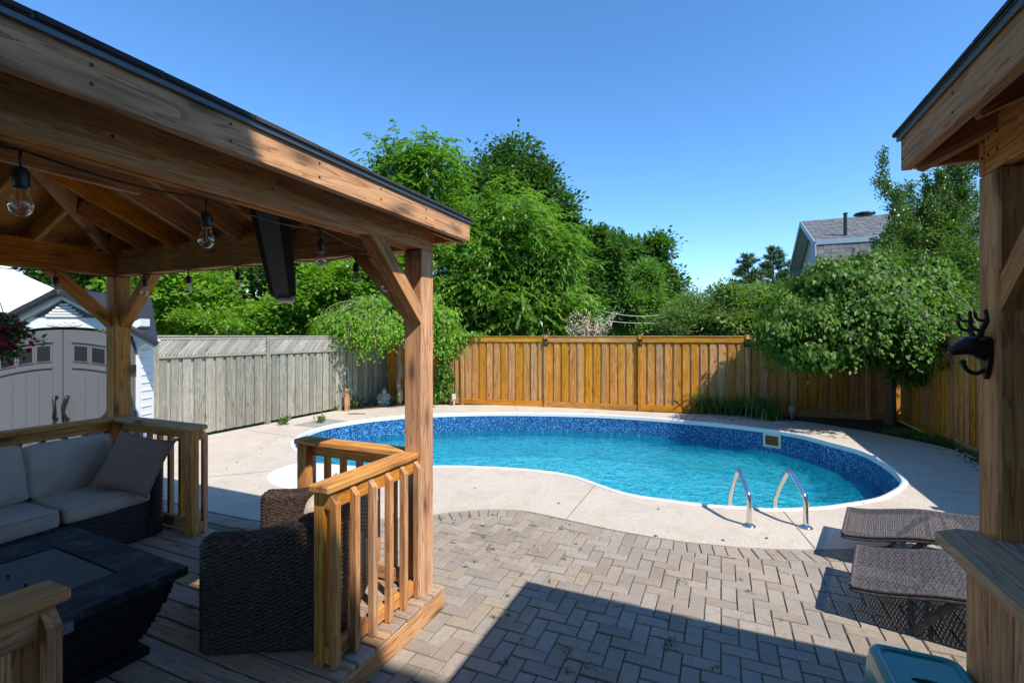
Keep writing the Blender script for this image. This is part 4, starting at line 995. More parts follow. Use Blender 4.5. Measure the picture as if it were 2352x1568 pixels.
def crown(root, lobes, m, nclump, nleaf, Ls, Ws, csize, droop=.0, style='round', name='crown', shell=.55, squash=.6, fold=.25, minz=None, sub=12):
    """lobes: (x,y,z,rx,ry,rz). clumps of leaves sit mostly near the surface of the lobes"""
    lob = []
    for l in lobes:          # every lobe breaks up into smaller boughs of its own
        lob.append([*l[:3], l[3]*.8, l[4]*.8, l[5]*.8])
        for d_ in rdir(sub):
            f = .18+.28*NR.rand(); g = .66+.36*NR.rand(); lob.append([l[0]+d_[0]*l[3]*g, l[1]+d_[1]*l[4]*g, l[2]+d_[2]*l[5]*g, l[3]*f, l[4]*f, l[5]*f*.8])
    lob = np.array(lob, float); wgt = (lob[:, 3]*lob[:, 4]+lob[:, 4]*lob[:, 5]+lob[:, 3]*lob[:, 5]); wgt /= wgt.sum()
    k = NR.choice(len(lob), nclump, p=wgt); d = rdir(nclump); r = shell+(1.04-shell)*NR.rand(nclump)**.6
    P = lob[k, :3]+d*lob[k, 3:6]*(r*(1+.1*NR.normal(size=nclump)))[:, None]
    ct = NR.rand(nclump)
    cs = csize*(.6+.8*NR.rand(nclump))
    q = np.repeat(np.arange(nclump), nleaf); n = len(q)
    off = NR.normal(size=(n, 3))*.5; off[:, 2] *= squash
    C = P[q]+off*cs[q][:, None]
    if minz is not None: keep = C[:, 2] > minz; C = C[keep]; q = q[keep]; off = off[keep]; n = len(q)
    outw = d[q]
    if style == 'hang':       # compound leaves: leaflets in drooping sprays off a shared axis
        axd = d*np.array([1, 1, .35])+rdir(nclump)*.55; axd /= np.linalg.norm(axd, axis=1, keepdims=True)
        ns = max(2, nleaf//9); sp = NR.randint(0, ns, n); tt = NR.rand(n)
        seed = np.sin(q*12.9898+sp*78.233)*43758.5453; h1 = (seed-np.floor(seed))*2-1; seed = np.sin(q*39.3+sp*11.1)*24634.6; h2 = (seed-np.floor(seed))*2-1; seed = np.sin(q*7.7+sp*51.7)*9634.6; h3 = (seed-np.floor(seed))*2-1
        ax2 = axd[q]+np.stack([h1, h2, h3*.6], 1)*.9; ax2 /= np.linalg.norm(ax2, axis=1, keepdims=True)
        C = P[q]+np.stack([h2, h3, h1], 1)*(cs[q]*.45)[:, None]+ax2*(tt*cs[q]*1.25)[:, None]; C[:, 2] -= (tt**2)*cs[q]*.55
        sd = np.cross(ax2, [0, 0, 1.0]); sgn = np.where(NR.rand(n) < .5, -1, 1)[:, None]
    if style == 'drape':      # leaves hang and overlap, faces outwards
        D = outw*.35+rdir(n)*.35; D[:, 2] -= 1.0; Nn = outw+rdir(n)*.35+np.array([0, 0, .35])
    elif style == 'hang':     # pinnate, drooping leaflets
        D = sd*sgn*.7+ax2*.55+rdir(n)*.22; D[:, 2] -= .5; Nn = sd*sgn*.35+rdir(n)*.3+np.array([0, 0, 1.0])
    else:
        D = outw*.5+off*1.0+rdir(n)*.5; Nn = outw*.5+rdir(n)*.55+np.array([0, 0, .85])
    L_ = Ls*(.65+.7*NR.rand(n)); tint = np.clip(.55*ct[q]+.45*NR.rand(n), 0, 1)
    me, o = leafmesh(name, C, D, Nn, L_, L_*Ws, m, tint, fold, droop)
    return add(name, me, root, Matrix.Translation(o))
def limb_path(p, q, sag=.0, wob=.1, n=6):
    p, q = Vector(p), Vector(q); L = (q-p).length
    return [p.lerp(q, t/n)+Vector((R.uniform(-1, 1), R.uniform(-1, 1), R.uniform(-1, 1)))*wob*L*.12*(0 < t < n)+Vector((0, 0, sag*L*math.sin(math.pi*t/n))) for t in range(n+1)]
def trunk(root, base, top, r0, lobes, m=BARK, nb=8, bend=.1, extra=0):
    mb = MB(); P = limb_path(base, top, 0, bend, 7); mb.tube(P, [r0*(1.25 if i == 0 else 1-.07*i) for i in range(8)], 10)
    for l in lobes[:nb]:
        s = P[R.randint(3, 6)]; tgt = Vector(l[:3])+Vector((0, 0, l[5]*.3)); Q = limb_path(s, tgt, .05, .8, 5); mb.tube(Q, [r0*.45*(1-.15*i) for i in range(6)], 6)
        for _ in range(3+extra):
            d_ = Vector([R.gauss(0, 1) for _ in range(3)]).normalized(); t2 = Vector(l[:3])+Vector((d_.x*l[3], d_.y*l[4], d_.z*l[5]))*.8; mb.tube(limb_path(Q[3], t2, .05, .8, 4), [r0*.2*(1-.18*i) for i in range(5)], 5)
    return mb.out('trunk', m, root, True, origin=base)
def LB_(u, v, d, ru, rv, rd=None):      # lobe given by image position, distance and image radii
    c = AT(u, v, d); rx = ru*d/F; rz = rv*d/F; return (c.x, c.y, c.z, rx, rd if rd else rx*.8, rz)
def tree(name, label, cat, base, lobes, m, ncl, nlf, Ls, Ws, cs, style='round', r0=.2, group=None, bark=BARK, **k):
    base = Vector(base); t = thing(name, label, cat, base, group); top = Vector((base.x*.3+lobes[0][0]*.7, base.y*.3+lobes[0][1]*.7, lobes[0][2]))
    trunk(t, base, top, r0, lobes, bark); crown(t, lobes, m, ncl, nlf, Ls, Ws, cs, style=style, **k); return t
# big trees behind the back fence
tree('locust_tree', 'tall bright green feathery tree rising highest behind the gazebo roof', 'tree', (-3.4, 17.5, 0),
     [LB_(955,420,17.5,95,88), LB_(900,400,17.3,55,70), LB_(985,385,17,70,55), LB_(1030,640,15.6,95,110,1.4), LB_(1040,520,17,90,90), LB_(880,560,17.5,90,130), LB_(1080,700,15.3,80,75,1.3)], L_LOCUST, 2600, 26, .17, .34, .42, 'hang', .22, squash=.5)
tree('maple_tree', 'darkest round maple standing behind the bright drooping tree', 'tree', (.6, 23, 0),
     [LB_(1150,480,23,115,125), LB_(1225,500,23,85,110), LB_(1080,430,22.5,55,75), LB_(1280,580,23,50,115), LB_(1200,430,23,70,55), LB_(1290,680,23,60,90)], L_DARK, 2300, 24, .19, .75, .5, r0=.3)
tree('drooping_tree', 'large tree with long glossy drooping leaf sprays directly above the back fence', 'tree', (.3, 15.9, 0),
     [LB_(1190,580,15.6,105,130,1.6), LB_(1140,660,15,120,100,1.4), LB_(1255,640,15.5,75,110,1.3), LB_(1165,490,16,75,70,1.2), LB_(1225,700,14.9,110,62,1.1), LB_(1290,715,15.2,60,45,1), LB_(1090,560,16,60,60,1)], L_WALNUT, 3000, 26, .19, .27, .40, 'hang', .24, squash=.5)
tree('broadleaf_tree', 'dark tree with rounded top just right of the drooping tree', 'tree', (4.6, 27, 0),
     [LB_(1350,600,27,55,72), LB_(1330,690,26,60,80), LB_(1390,660,27,50,100), LB_(1368,560,27,32,35)], L_FAR, 1300, 22, .24, .7, .55, r0=.3, group='dark trees far behind the back fence')
tree('broadleaf_tree', 'big domed dark tree at the far end of the tree line by open sky', 'tree', (8.6, 34, 0),
     [LB_(1455,610,34,65,62), LB_(1500,650,34,52,90), LB_(1420,620,33,45,70), LB_(1470,700,33,85,70), LB_(1545,715,34,30,50)], L_FAR, 1500, 22, .28, .7, .65, r0=.35, group='dark trees far behind the back fence')
tree('poplar_tree', 'lighter mid green pointed tree in front of the domed dark tree', 'tree', (8.0, 28, 0),
     [LB_(1470,680,28,50,75), LB_(1445,720,27.5,55,50), LB_(1510,720,28,35,45)], L_MID, 900, 22, .2, .6, .5, r0=.2)
# left group behind the grey fence
tree('maple_tree', 'bright maple foliage behind the lattice fence next to the shed', 'tree', (-9.6, 15.5, 0),
     [LB_(400,680,14.5,110,75,1.3), LB_(350,620,15,90,80), LB_(450,600,16,90,80), LB_(300,560,16,120,90), LB_(420,470,17,130,100)], L_MAPLE, 1900, 22, .15, .85, .38, r0=.2, group='maples behind the lattice fence')
tree('maple_tree', 'dark maple foliage between the shed and the bright maple, above the shed roof', 'tree', (-13, 17, 0),
     [LB_(220,650,16,110,80), LB_(150,600,17,110,90), LB_(290,640,17,70,80), LB_(230,520,18,150,90)], L_DARK, 1200, 22, .17, .8, .45, r0=.24, group='maples behind the lattice fence')
tree('maple_tree', 'shady dark green maple behind the middle of the lattice fence', 'tree', (-7.4, 19, 0),
     [LB_(590,640,18.5,120,90), LB_(660,600,19,110,90), LB_(750,640,18.5,90,90), LB_(600,500,20,160,110), LB_(760,520,20,100,100), LB_(720,720,17,110,50)], L_DARK, 2100, 22, .18, .8, .45, r0=.28, group='maples behind the lattice fence')
tree('maple_tree', 'light green young tree leaning over the fence left of the weeping tree', 'tree', (-6.0, 15.5, 0),
     [LB_(660,725,14.5,75,48,1), LB_(700,690,14.8,60,50,1), LB_(790,660,14.8,70,60,1), LB_(860,620,15,60,60,1), LB_(600,748,14.5,60,25,.7)], L_MAPLE, 1300, 22, .13, .7, .3, r0=.1, group='maples behind the lattice fence')
tree('shrub', 'rounded bright shrub showing just above the lattice fence', 'shrub', (-8.0, 14.2, 0), [LB_(545,752,13.9,60,25,.7), LB_(470,745,14,50,30,.7)], L_MAPLE, 420, 20, .11, .5, .22, r0=.05)
# willow / dogwood shrubs right of centre
for (lab, lo, m_, st, nc, ws) in (
  ('tall narrow leaved willow shrub behind the back fence right of the tree line', [LB_(1600,715,14.5,52,52,.9), LB_(1560,740,14.3,50,30,.8), LB_(1640,730,14.2,45,45,.8)], L_SHRUB, 'round', 1500, .2),
  ('round pale green dogwood shrub between the willow shrub and the house', [LB_(1700,720,14,60,55,.9), LB_(1745,700,14.3,60,50,.9), LB_(1675,745,13.6,50,30,.7)], L_SHRUB, 'round', 1200, .5),
  ('dark leafy shrub against the fence below the neighbour house', [LB_(1780,720,13.7,50,50,.8), LB_(1810,740,13.3,50,40,.7)], L_MID, 'round', 800, .55)):
    tree('shrub', lab, 'shrub', (lo[0][0], lo[0][1], 0), lo, m_, nc, 20, .12, ws, .24, st, r0=.06, group='shrubs behind the back fence')
# pines
def pine(u, vtop, d, h, w, label):
    x = (u-CX)/F*d; ztop = EYE+(CY-vtop)*d/F; root = thing('pine_tree', label, 'tree', (x, d, 0), 'pines beside the neighbour house')
    mb = MB(); mb.tube([(x, d, 0), (x, d, ztop*.6), (x, d, ztop)], [.22, .12, .02], 7)
    C = []; Dn = []
    z = ztop-.15
    while z > ztop-h:
        f = (ztop-z)/h; L = w*(.12+.88*f**.75)
        for k in range(6):
            if R.random() < .15: continue
            a = R.uniform(0, 6.28); q = Vector((math.cos(a), math.sin(a), R.uniform(.1, .35))); Lk = L*R.uniform(.55, 1.1)
            p0 = Vector((x, d, z)); p1 = p0+q*Lk; mb.tube([p0, p0.lerp(p1, .5)-Vector((0, 0, .05*Lk)), p1], [.035, .025, .01], 4, caps=False)
            for t in range(int(Lk*34)):
                f2 = R.uniform(.25, 1.03); c = p0.lerp(p1, f2)+Vector([R.gauss(0, .035*w*.5) for _ in range(3)]); 
                for _ in range(4): C.append(tuple(c)); Dn.append(tuple(q.normalized()*.7+Vector([R.gauss(0, .7) for _ in range(3)])+Vector((0, 0, .35))))
        z -= h*.05
    mb.out('trunk', BARK, root); C = np.array(C); Dn = np.array(Dn); n = len(C)
    me, o = leafmesh('crown', C, Dn, rdir(n), .3*(.6+.6*NR.rand(n)), .05, L_PINE, NR.rand(n)); add('crown', me, root, Matrix.Translation(o))
pine(1718, 588, 30, 5.6, 2.3, 'left pine with open spreading branches behind the shrubs')
pine(1775, 570, 32, 6.2, 2.2, 'pointed pine, tallest of those left of the neighbour house')
pine(1815, 600, 32, 5.4, 2.0, 'partly hidden pine touching the corner of the neighbour house')
# tall shrubby pear on the right
pr = thing('pear_tree', 'tall upright glossy leaved tree with spiky shoots in front of the neighbour house', 'tree', (10.6, 12.9, 0))
mb = MB(); C = []; Dn = []
def shoot(p0, p1, dens, lw, rb=.03):
    P = limb_path(p0, p1, .02, .5, 8); mb.tube(P, [rb*(1-.11*i) for i in range(9)], 5, caps=False)
    L = (P[-1]-P[0]).length
    for _ in range(int(L*dens)):
        t = R.uniform(.12, 1.0)*8; i = min(int(t), 7); c = P[i].lerp(P[i+1], t-i); w_ = lw*(1.15-t/8*.8)
        C.append(tuple(c+Vector([R.gauss(0, w_) for _ in range(3)]))); v_ = (P[i+1]-P[i]).normalized()*.5+Vector([R.gauss(0, .6) for _ in range(3)])+Vector((0, 0, .3)); Dn.append(tuple(v_))
bp = Vector((10.6, 12.9, 0)); mb.tube([bp, bp+Vector((0, 0, 1.2)), bp+Vector((-.1, 0, 2.2))], [.11, .09, .07], 8)
for (u, v, d) in [(2030,345,12.4),(2060,430,12.2),(2090,420,12.6),(2120,400,12.8),(2150,395,12.5),(2185,372,13),(2215,365,12.6),(2245,350,13),(2275,360,12.8),(2040,520,12.2),(2020,560,12),(2300,420,13),(2135,450,12.2),(2200,470,12.2),(2240,450,12.4),(2100,520,12),(2060,560,12),(2160,540,12),(2260,520,12.2),(2170,330,13.4),(2230,300,13.4),(2330,340,13)]:
    q = AT(u, v, d); s = bp+Vector((R.uniform(-.3, .3), R.uniform(-.3, .3), R.uniform(1.6, 3)))
    shoot(s, q, 480, .15, .035)
    for _ in range(3):
        m_ = s.lerp(q, R.uniform(.3, .7)); shoot(m_, m_+Vector((R.uniform(-.6, .6), R.uniform(-.6, .6), R.uniform(.3, .9))), 380, .14, .015)
mb.out('trunk', BARK, pr); C = np.array(C); n = len(C); me, o = leafmesh('crown', C, np.array(Dn), rdir(n)*.6+np.array([0, 0, .7]), .085*(.6+.7*NR.rand(n)), .036, L_PEAR, NR.rand(n)**1.5); add('crown', me, pr, Matrix.Translation(o))
lo = [LB_(2090,700,11.9,95,110,.7), LB_(2190,690,12.2,90,110,.7), LB_(2150,600,12.4,110,80,.8), LB_(2260,640,12.6,60,120,.7), LB_(2030,650,11.6,60,80,.6)]
crown(pr, lo, L_PEAR, 1500, 20, .09, .45, .22, name='lower_foliage', shell=.3)
# weeping mulberries
def weeping(root, base, top, R1, zlow, m, n1, Ls, name='crown', ecc=1.0, seed=3, bark=PALEBARK, r0=.07, cx=None, dens=26):
    base = Vector(base); c = Vector(cx) if cx is not None else Vector((base.x, base.y, 0)); rr = random.Random(seed)
    mb = MB(); P = limb_path(base, (base.x+.05, base.y, top-.35), 0, .1, 8); mb.tube(P, [r0*(1.3 if i == 0 else 1+.12*math.sin(i*2.3)) for i in range(9)], 10)
    C = []; Dn = []; Nr = []
    for k in range(n1):
        a = rr.uniform(0, 6.283); rad = R1*(rr.uniform(.25, 1)**.55); p0 = P[-1]-Vector((0, 0, rr.uniform(0, .3)))
        q = Vector((c.x+math.cos(a)*rad*ecc, c.y+math.sin(a)*rad*.8, 0)); hump = top*(1-.16*(rad/R1)**2)+rr.uniform(-.22, .16)+.16*math.sin(a*3+seed)-.1*math.cos(a*5); q.z = hump-.15
        lowz = zlow+rr.uniform(-.12, .5)+.16*math.sin(a*4+seed*2)+(1-rad/R1)*1.1
        mid = p0.lerp(q, .55); mid.z = hump+.02
        path = catmull([p0, mid, q, Vector((q.x+math.cos(a)*.12, q.y+math.sin(a)*.12, (q.z+lowz)/2)), Vector((q.x+math.cos(a)*.13, q.y+math.sin(a)*.1, lowz))], 5, False)
        if k % 3 == 0: mb.tube(path, [max(.004, r0*.3*(1-i/len(path))) for i in range(len(path))], 5, caps=False)
        for i in range(3, len(path)):
            for _ in range(dens // 5):
                s = path[i-1].lerp(path[i], rr.random())+Vector((rr.gauss(0, .09), rr.gauss(0, .09), rr.gauss(0, .05))); C.append(tuple(s))
                o = Vector((math.cos(a), math.sin(a), 0)); Dn.append(tuple(o*.35+Vector((rr.gauss(0, .4), rr.gauss(0, .4), -.75+rr.gauss(0, .3))))); Nr.append(tuple(o*.5+Vector((rr.gauss(0, .35), rr.gauss(0, .35), .75))))
    mb.out('trunk', bark, root, True, origin=base); C = np.array(C); n = len(C)
    me, o = leafmesh(name, C, np.array(Dn), np.array(Nr), Ls*(.55+.75*NR.rand(n)), Ls*.72*(.6+.5*NR.rand(n)), m, NR.rand(n), .18, .05); add(name, me, root, Matrix.Translation(o))
wl = thing('weeping_mulberry', 'weeping tree hanging over the grey fence corner behind the gazebo post', 'tree', (-3.05, 12.9, 0), 'weeping mulberry trees')
weeping(wl, (-3.05, 12.9, 0), 2.8, 1.6, 1.35, L_MUL, 420, .085, cx=(-3.25, 12.75, 0), ecc=1.15, dens=18)
crown(wl, [(-3.3, 12.7, 2.45, 1.3, .9, .55), (-3.9, 12.6, 2.1, .9, .8, .55), (-2.6, 12.7, 2.3, .9, .8, .6)], L_MUL, 1500, 22, .085, .7, .2, 0, 'drape', name='inner_foliage', shell=.3)
wr = thing('weeping_mulberry', 'broad weeping tree with large leaves draped over the right fence corner', 'tree', (7.85, 9.95, 0), 'weeping mulberry trees')
weeping(wr, (7.85, 9.95, 0), 2.9, 1.75, 1.15, L_MULR, 200, .085, cx=(7.0, 9.45, 0), ecc=.95, seed=8, r0=.09, dens=24, bark=BARK)
crown(wr, [LB_(1960,690,9.6,95,62,.9), LB_(1880,735,9.3,85,70,.8), LB_(2060,680,9.9,85,62,.9), LB_(2120,760,9.8,60,70,.7), LB_(1815,770,9.1,52,58,.6), LB_(1905,640,9.9,45,35,.5), LB_(1985,618,10,55,30,.5), LB_(2085,640,10.2,60,50,.6), LB_(1845,820,8.9,40,35,.4), LB_(2100,835,9.3,45,35,.4), LB_(1960,785,9.1,110,55,.6), LB_(2060,790,9.4,80,50,.6), LB_(1900,660,9.6,50,40,.6), LB_(2040,740,8.9,110,70,.5)], L_MULR, 5200, 22, .085, .72, .2, 0, 'drape', name='inner_foliage', shell=.45, sub=16)
# vine over the end of the back fence
vn = thing('climbing_vine', 'green vine climbing the left end of the orange brown fence', 'vine', G(1015, 926))
mb = MB()
for k in range(5):
    u = R.uniform(1003, 1035); mb.tube([AT(u, 922, 13.0), AT(u+R.uniform(-15, 15), 870, 12.95), AT(u+R.uniform(-15, 20), 800, 12.95), AT(u+R.uniform(-10, 40), 765, 13)], [.015, .012, .01, .006], 5)
mb.out('stem', BARK, vn)
crown(vn, [LB_(1018,870,13,24,50,.16), LB_(1022,800,13,24,40,.18), LB_(1040,775,13.1,35,18,.25), LB_(1005,905,13,20,25,.16), LB_(1075,768,13.2,40,8,.2), LB_(1000,770,13,25,30,.25)], L_VINE, 420, 22, .07, .75, .12, 0, 'drape', name='foliage', shell=.2)
# cream tipped shrub (dappled willow)
cb = thing('flowering_shrub', 'cream tipped airy shrub showing above the middle of the back fence', 'shrub', (2.2, 13.6, 0))
mb = MB(); C = []; Dn = []
for k in range(26):
    u = 1290+R.random()*140; vt = R.choice([720, 735, 745, 752]); p0 = AT(1350+R.uniform(-30, 30), 800, 13.6); q = AT(u, vt+R.uniform(-6, 10), 13.5+R.uniform(-.2, .2)); P = limb_path(p0, q, .05, .4, 5); mb.tube(P, [.012*(1-.15*i) for i in range(6)], 4)
    for _ in range(70): t = R.uniform(.35, 1)*5; i = min(4, int(t)); C.append(tuple(P[i].lerp(P[i+1], t-i)+Vector([R.gauss(0, .045) for _ in range(3)]))); Dn.append((R.gauss(0, .6), R.gauss(0, .6), R.gauss(.6, .4)))
mb.out('stems', BARK, cb)['kind'] = 'stuff'; C = np.array(C); n = len(C); me, o = leafmesh('foliage', C, np.array(Dn), rdir(n), .06*(.6+.7*NR.rand(n)), .022, CREAMLEAF, NR.rand(n)); add('foliage', me, cb, Matrix.Translation(o))
# daylilies
def blades(name, label, c, nb, L, spread, wd, m, cat='plant', group=None, stalks=0, lean=Vector((0, 0, 0))):
    root = thing(name, label, cat, c, group); c = Vector(c); V = []; Fc = []; T = []
    for k in range(nb):
        a = R.uniform(0, 6.283); b0 = c+Vector((R.gauss(0, spread*.35), R.gauss(0, spread*.22), 0)); d = Vector((math.cos(a), math.sin(a), 0))+lean; l = L*R.uniform(.6, 1.15); up = R.uniform(.7, 1.25); sd = Vector((-d.y, d.x, 0)).normalized()*wd/2
        n0 = len(V); S_ = 6
        for i in range(S_+1):
            t = i/S_; p = b0+d*l*(.12*t+.55*t*t)+Vector((0, 0, max(.01, l*(1.7*up*t-1.35*up*t**2.2)))); w_ = (1-t)**.6; V += [p+sd*w_, p-sd*w_+Vector((0, 0, .0))]
        for i in range(S_): Fc.append((n0+2*i, n0+2*i+1, n0+2*i+3, n0+2*i+2)); T.append(R.random())
    o = wobj('blades', V, Fc, m, root, origin=c); at = o.data.attributes.new('tint', 'FLOAT', 'FACE'); at.data.foreach_set('value', T); o['kind'] = 'stuff'
    for k in range(stalks):
        q = c+Vector((R.gauss(0, spread*.5), 0, 0)); tp = q+Vector((R.uniform(-.15, .2), R.uniform(-.1, .1), R.uniform(.8, 1.15))); mb = MB(); P = limb_path(q, tp, 0, .2, 5); mb.tube(P, .005, 4)
        for j in range(4): mb.ball(tp+Vector((R.gauss(0, .02), R.gauss(0, .02), R.gauss(0, .03))), .012, 5, 4, sc=(.7, .7, 1.8))
        mb.out('flower_stalk', PAPERST, root)
    return root
PAPERST = plain('pale green stalk', (.16, .22, .05), .6)
for i, (u, v, nb, L, sp, st) in enumerate([(1622,951,130,.62,.5,4),(1660,954,60,.45,.4,1),(1708,957,110,.5,.5,0),(1745,962,90,.62,.42,1),(1770,968,50,.42,.35,0)]):
    blades('daylily_clump', ['sunlit daylily clump with tall flower stalks at the shade edge of the back fence', 'low middle daylily clump right of the sunlit one', 'half shaded daylily clump under the fence bracket post', 'tall dark daylily clump standing in full shade', 'smallest daylily clump at the end of the row near the soil'][i], G(u, v-3), nb, L*1.25, sp, .03, L_LILY, 'plant', 'daylilies along the back fence', st)
# small weeds
def weed(u, v, s, label, z=0.004, n=26, group='small weeds in cracks'):
    c = G(u, v); c.z = z; root = thing('weed', label, 'weed', c, group)
    C = np.array([tuple(c)]*n)+NR.normal(size=(n, 3))*np.array([s*.25, s*.25, 0]); C[:, 2] = z+np.abs(NR.normal(size=n))*s*.35; D = NR.normal(size=(n, 3)); D[:, 2] = np.abs(D[:, 2])+.3
    me, o = leafmesh('leaves', C, D, rdir(n)+np.array([0, 0, 1.2]), s*.5*(.5+NR.rand(n)), s*.16, L_WEED, NR.rand(n)); add('leaves', me, root, Matrix.Translation(o))
for (u, v, s, lab, n) in ((652,975,.22,'green weed sprig growing at the foot of the grey fence boards',60),(735,971,.2,'low weed patch on the grey drain lid beside the pool',60),(1415,918,.26,'broad leaved weed rooted at the back fence base board',16),(1110,926,.12,'tiny weed near the left fence outlet',20),(820,937,.28,'weeds in soil bed left of the stone statue',70),(905,930,.22,'weeds around the base of the left weeping tree trunk',60),(770,943,.16,'weed beside the wooden post stub',40),(1500,947,.12,'tiny weed under the third fence bay',18),(1185,929,.1,'dry tuft at base board of the second fence bay',14),(862,932,.16,'weeds just right of the stone statue',40)):
    weed(u, v, s, lab, n=n)
JW = [(1170,1215),(1110,1232),(1148,1186),(1265,1188),(1083,1222),(1040,1245),(1075,1185),(1130,1182),(1010,1190),(1230,1300),(1090,1290),(1043,1200),(1420,1390),(1540,1470),(1365,1500),(1640,1530),(1165,1410),(1310,1535),(1790,1420),(1700,1330),(1010,1262),(1060,1262),(1330,1260),(1225,1205),(1190,1225)]
JW += [(R.uniform(1010, 1330), R.uniform(1180, 1320)) for _ in range(18)]+[(R.uniform(1100, 1850), R.uniform(1300, 1560)) for _ in range(14)]
for k, (u, v) in enumerate(JW):
    c = G(u, v); s = .028+.035*R.random(); n = 12
    C = np.array([tuple(c)]*n)+NR.normal(size=(n, 3))*np.array([s*.3, s*.3, 0]); C[:, 2] = -.006; D = NR.normal(size=(n, 3)); D[:, 2] = np.abs(D[:, 2])*.5+.2
    me, o = leafmesh('joint_weed', C, D, rdir(n)+np.array([0, 0, 1.2]), s*.5*(.5+NR.rand(n)), s*.16, L_WEED, NR.rand(n)); ob = add('joint_weed', me, None, Matrix.Translation(o)); meta(ob, 'tiny green weed tuft sprouting from a paver joint', 'weed', 'weed tufts between the pavers')
# grass verge in the shaded bed and litter
n = 2600; V0 = NR.rand(n); p0 = [G(2020, 994), G(2110, 1010), G(2190, 1030), G(2245, 1058)]
C = []
for k in range(n):
    t = R.random()*3; i = min(2, int(t)); q = p0[i].lerp(p0[i+1], t-i)-BX*R.uniform(.02, .3); C.append((q.x, q.y, .004))
C = np.array(C); D = NR.normal(size=(n, 3)); D[:, 2] = np.abs(D[:, 2])+.8
me, o = leafmesh('grass_verge', C, D, rdir(n), .12*(.5+NR.rand(n)), .012, L_LILY, NR.rand(n)); ob = add('grass_verge', me, None, Matrix.Translation(o)); meta(ob, 'strip of grass in the shade at the foot of the right fence', 'grass', kind='stuff')
mb = MB()
for k in range(60):
    q = G(2195+R.random()*60, 1036+R.random()*20); q = p0[3].lerp(p0[2], R.random()*1.0)-BX*R.uniform(-.02, .12)-AX*R.uniform(0, .8); mb.ball(q+Vector((0, 0, .012)), R.uniform(.02, .05), 7, 5, sc=(1, .8, .55))
ob = mb.out('pebbles', PEBBLE); meta(ob, 'pale river pebbles heaped at the foot of the right fence', 'pebbles', kind='stuff')
n = 900; C = []
for k in range(n):
    f = R.random(); 
    q = G(R.uniform(800, 1000), R.uniform(926, 936)) if f < .3 else G(R.uniform(1800, 2230), 10) if False else (W(R.uniform(6, 12.5), -3.5+R.uniform(-.05, .25)) if f < .6 else G(R.uniform(1560, 1900), R.uniform(952, 966)))
    C.append((q.x, q.y, .006))
C = np.array(C); D = NR.normal(size=(n, 3)); D[:, 2] *= .15
me, o = leafmesh('leaf_litter', C, D, rdir(n)*.3+np.array([0, 0, 1]), .05*(.5+NR.rand(n)), .03, plain('dry brown leaf', (.2, .12, .06), .8, vary=.3), NR.rand(n)); ob = add('leaf_litter', me, None, Matrix.Translation(o)); meta(ob, 'dry leaf litter scattered along the foot of the fences', 'leaf litter', kind='stuff')

# far belt of trees that closes the horizon
fb_ = []
for x in range(-60, 75, 5):
    fb_.append((x+R.uniform(-1, 1), 52+R.uniform(-4, 4), 1.6+R.uniform(-.5, 1.0), 4.2, 3.5, 2.6+R.uniform(-.5, .6)))
NRs = len(fb_)
fbt = crown(None, fb_, L_FAR, 3600, 16, .5, .7, .8, name='distant_trees', sub=5); meta(fbt, 'distant belt of dark trees along the horizon beyond the back fence', 'trees', kind='stuff')
# ================================================================ FURNITURE
def gridobj(name, X, m, parent, smooth=True, close_u=False):
    nu, nv = X.shape[:2]; V = X.reshape(-1, 3); o = V.mean(0); o[2] = V[:, 2].min()
    i, j = np.meshgrid(np.arange(nu if close_u else nu-1), np.arange(nv-1), indexing='ij'); i2 = (i+1) % nu
    q = np.stack([i*nv+j, i2*nv+j, i2*nv+j+1, i*nv+j+1], -1).reshape(-1, 4).astype(np.int32); nf = len(q)
    me = bpy.data.meshes.new(name); me.vertices.add(len(V)); me.vertices.foreach_set('co', (V-o).astype(np.float32).ravel())
    me.loops.add(4*nf); me.polygons.add(nf); me.loops.foreach_set('vertex_index', q.ravel()); me.polygons.foreach_set('loop_start', np.arange(0, 4*nf, 4, dtype=np.int32))
    me.materials.append(m); me.update(calc_edges=True)
    if smooth: me.polygons.foreach_set('use_smooth', [True]*nf)
    return add(name, me, parent, Matrix.Translation(Vector(o)))
def weave(X, su, sv, close_u, row=.0125, p=.034, amp=.0065):
    if close_u: du = np.roll(X, -1, 0)-np.roll(X, 1, 0)
    else: du = np.gradient(X, axis=0)
    dv = np.gradient(X, axis=1); Nn = np.cross(du, dv); Nn /= np.linalg.norm(Nn, axis=2, keepdims=True)+1e-9
    idx = np.floor(sv/row); f = sv/row-idx; prof = np.sqrt(np.clip(1-(2*f-1)**2, 0, 1))
    over = .5+.5*np.cos(math.pi*su[:, None]/p*1.0+math.pi*idx[None, :]); irr = .85+.3*NR.rand(len(sv))[None, :]
    return X+Nn*(amp*prof[None, :]*(.25+.75*over)*irr)[..., None]
def rounded(poly, r, seg=5):
    out = []; n = len(poly)
    for i in range(n):
        a, b, c = poly[i-1], poly[i], poly[(i+1) % n]; rr = r[i] if isinstance(r, (list, tuple)) else r
        d1 = (a-b).normalized(); d2 = (c-b).normalized(); k = min(rr, (a-b).length*.48, (c-b).length*.48); p, q = b+d1*k, b+d2*k
        for s in range(seg+1): t = s/seg; out.append(p*(1-t)**2+b*2*t*(1-t)+q*t*t)
    return out
def resample(P, step):
    P = [Vector((p.x, p.y, 0)) for p in P]; n = len(P); L = [0]
    for i in range(n): L.append(L[-1]+(P[(i+1) % n]-P[i]).length)
    m = int(L[-1]/step); out = []; k = 0
    for s in range(m):
        x = L[-1]*s/m
        while L[k+1] < x: k += 1
        out.append(P[k].lerp(P[(k+1) % n], (x-L[k])/(L[k+1]-L[k]+1e-12)))
    return out, L[-1]/m
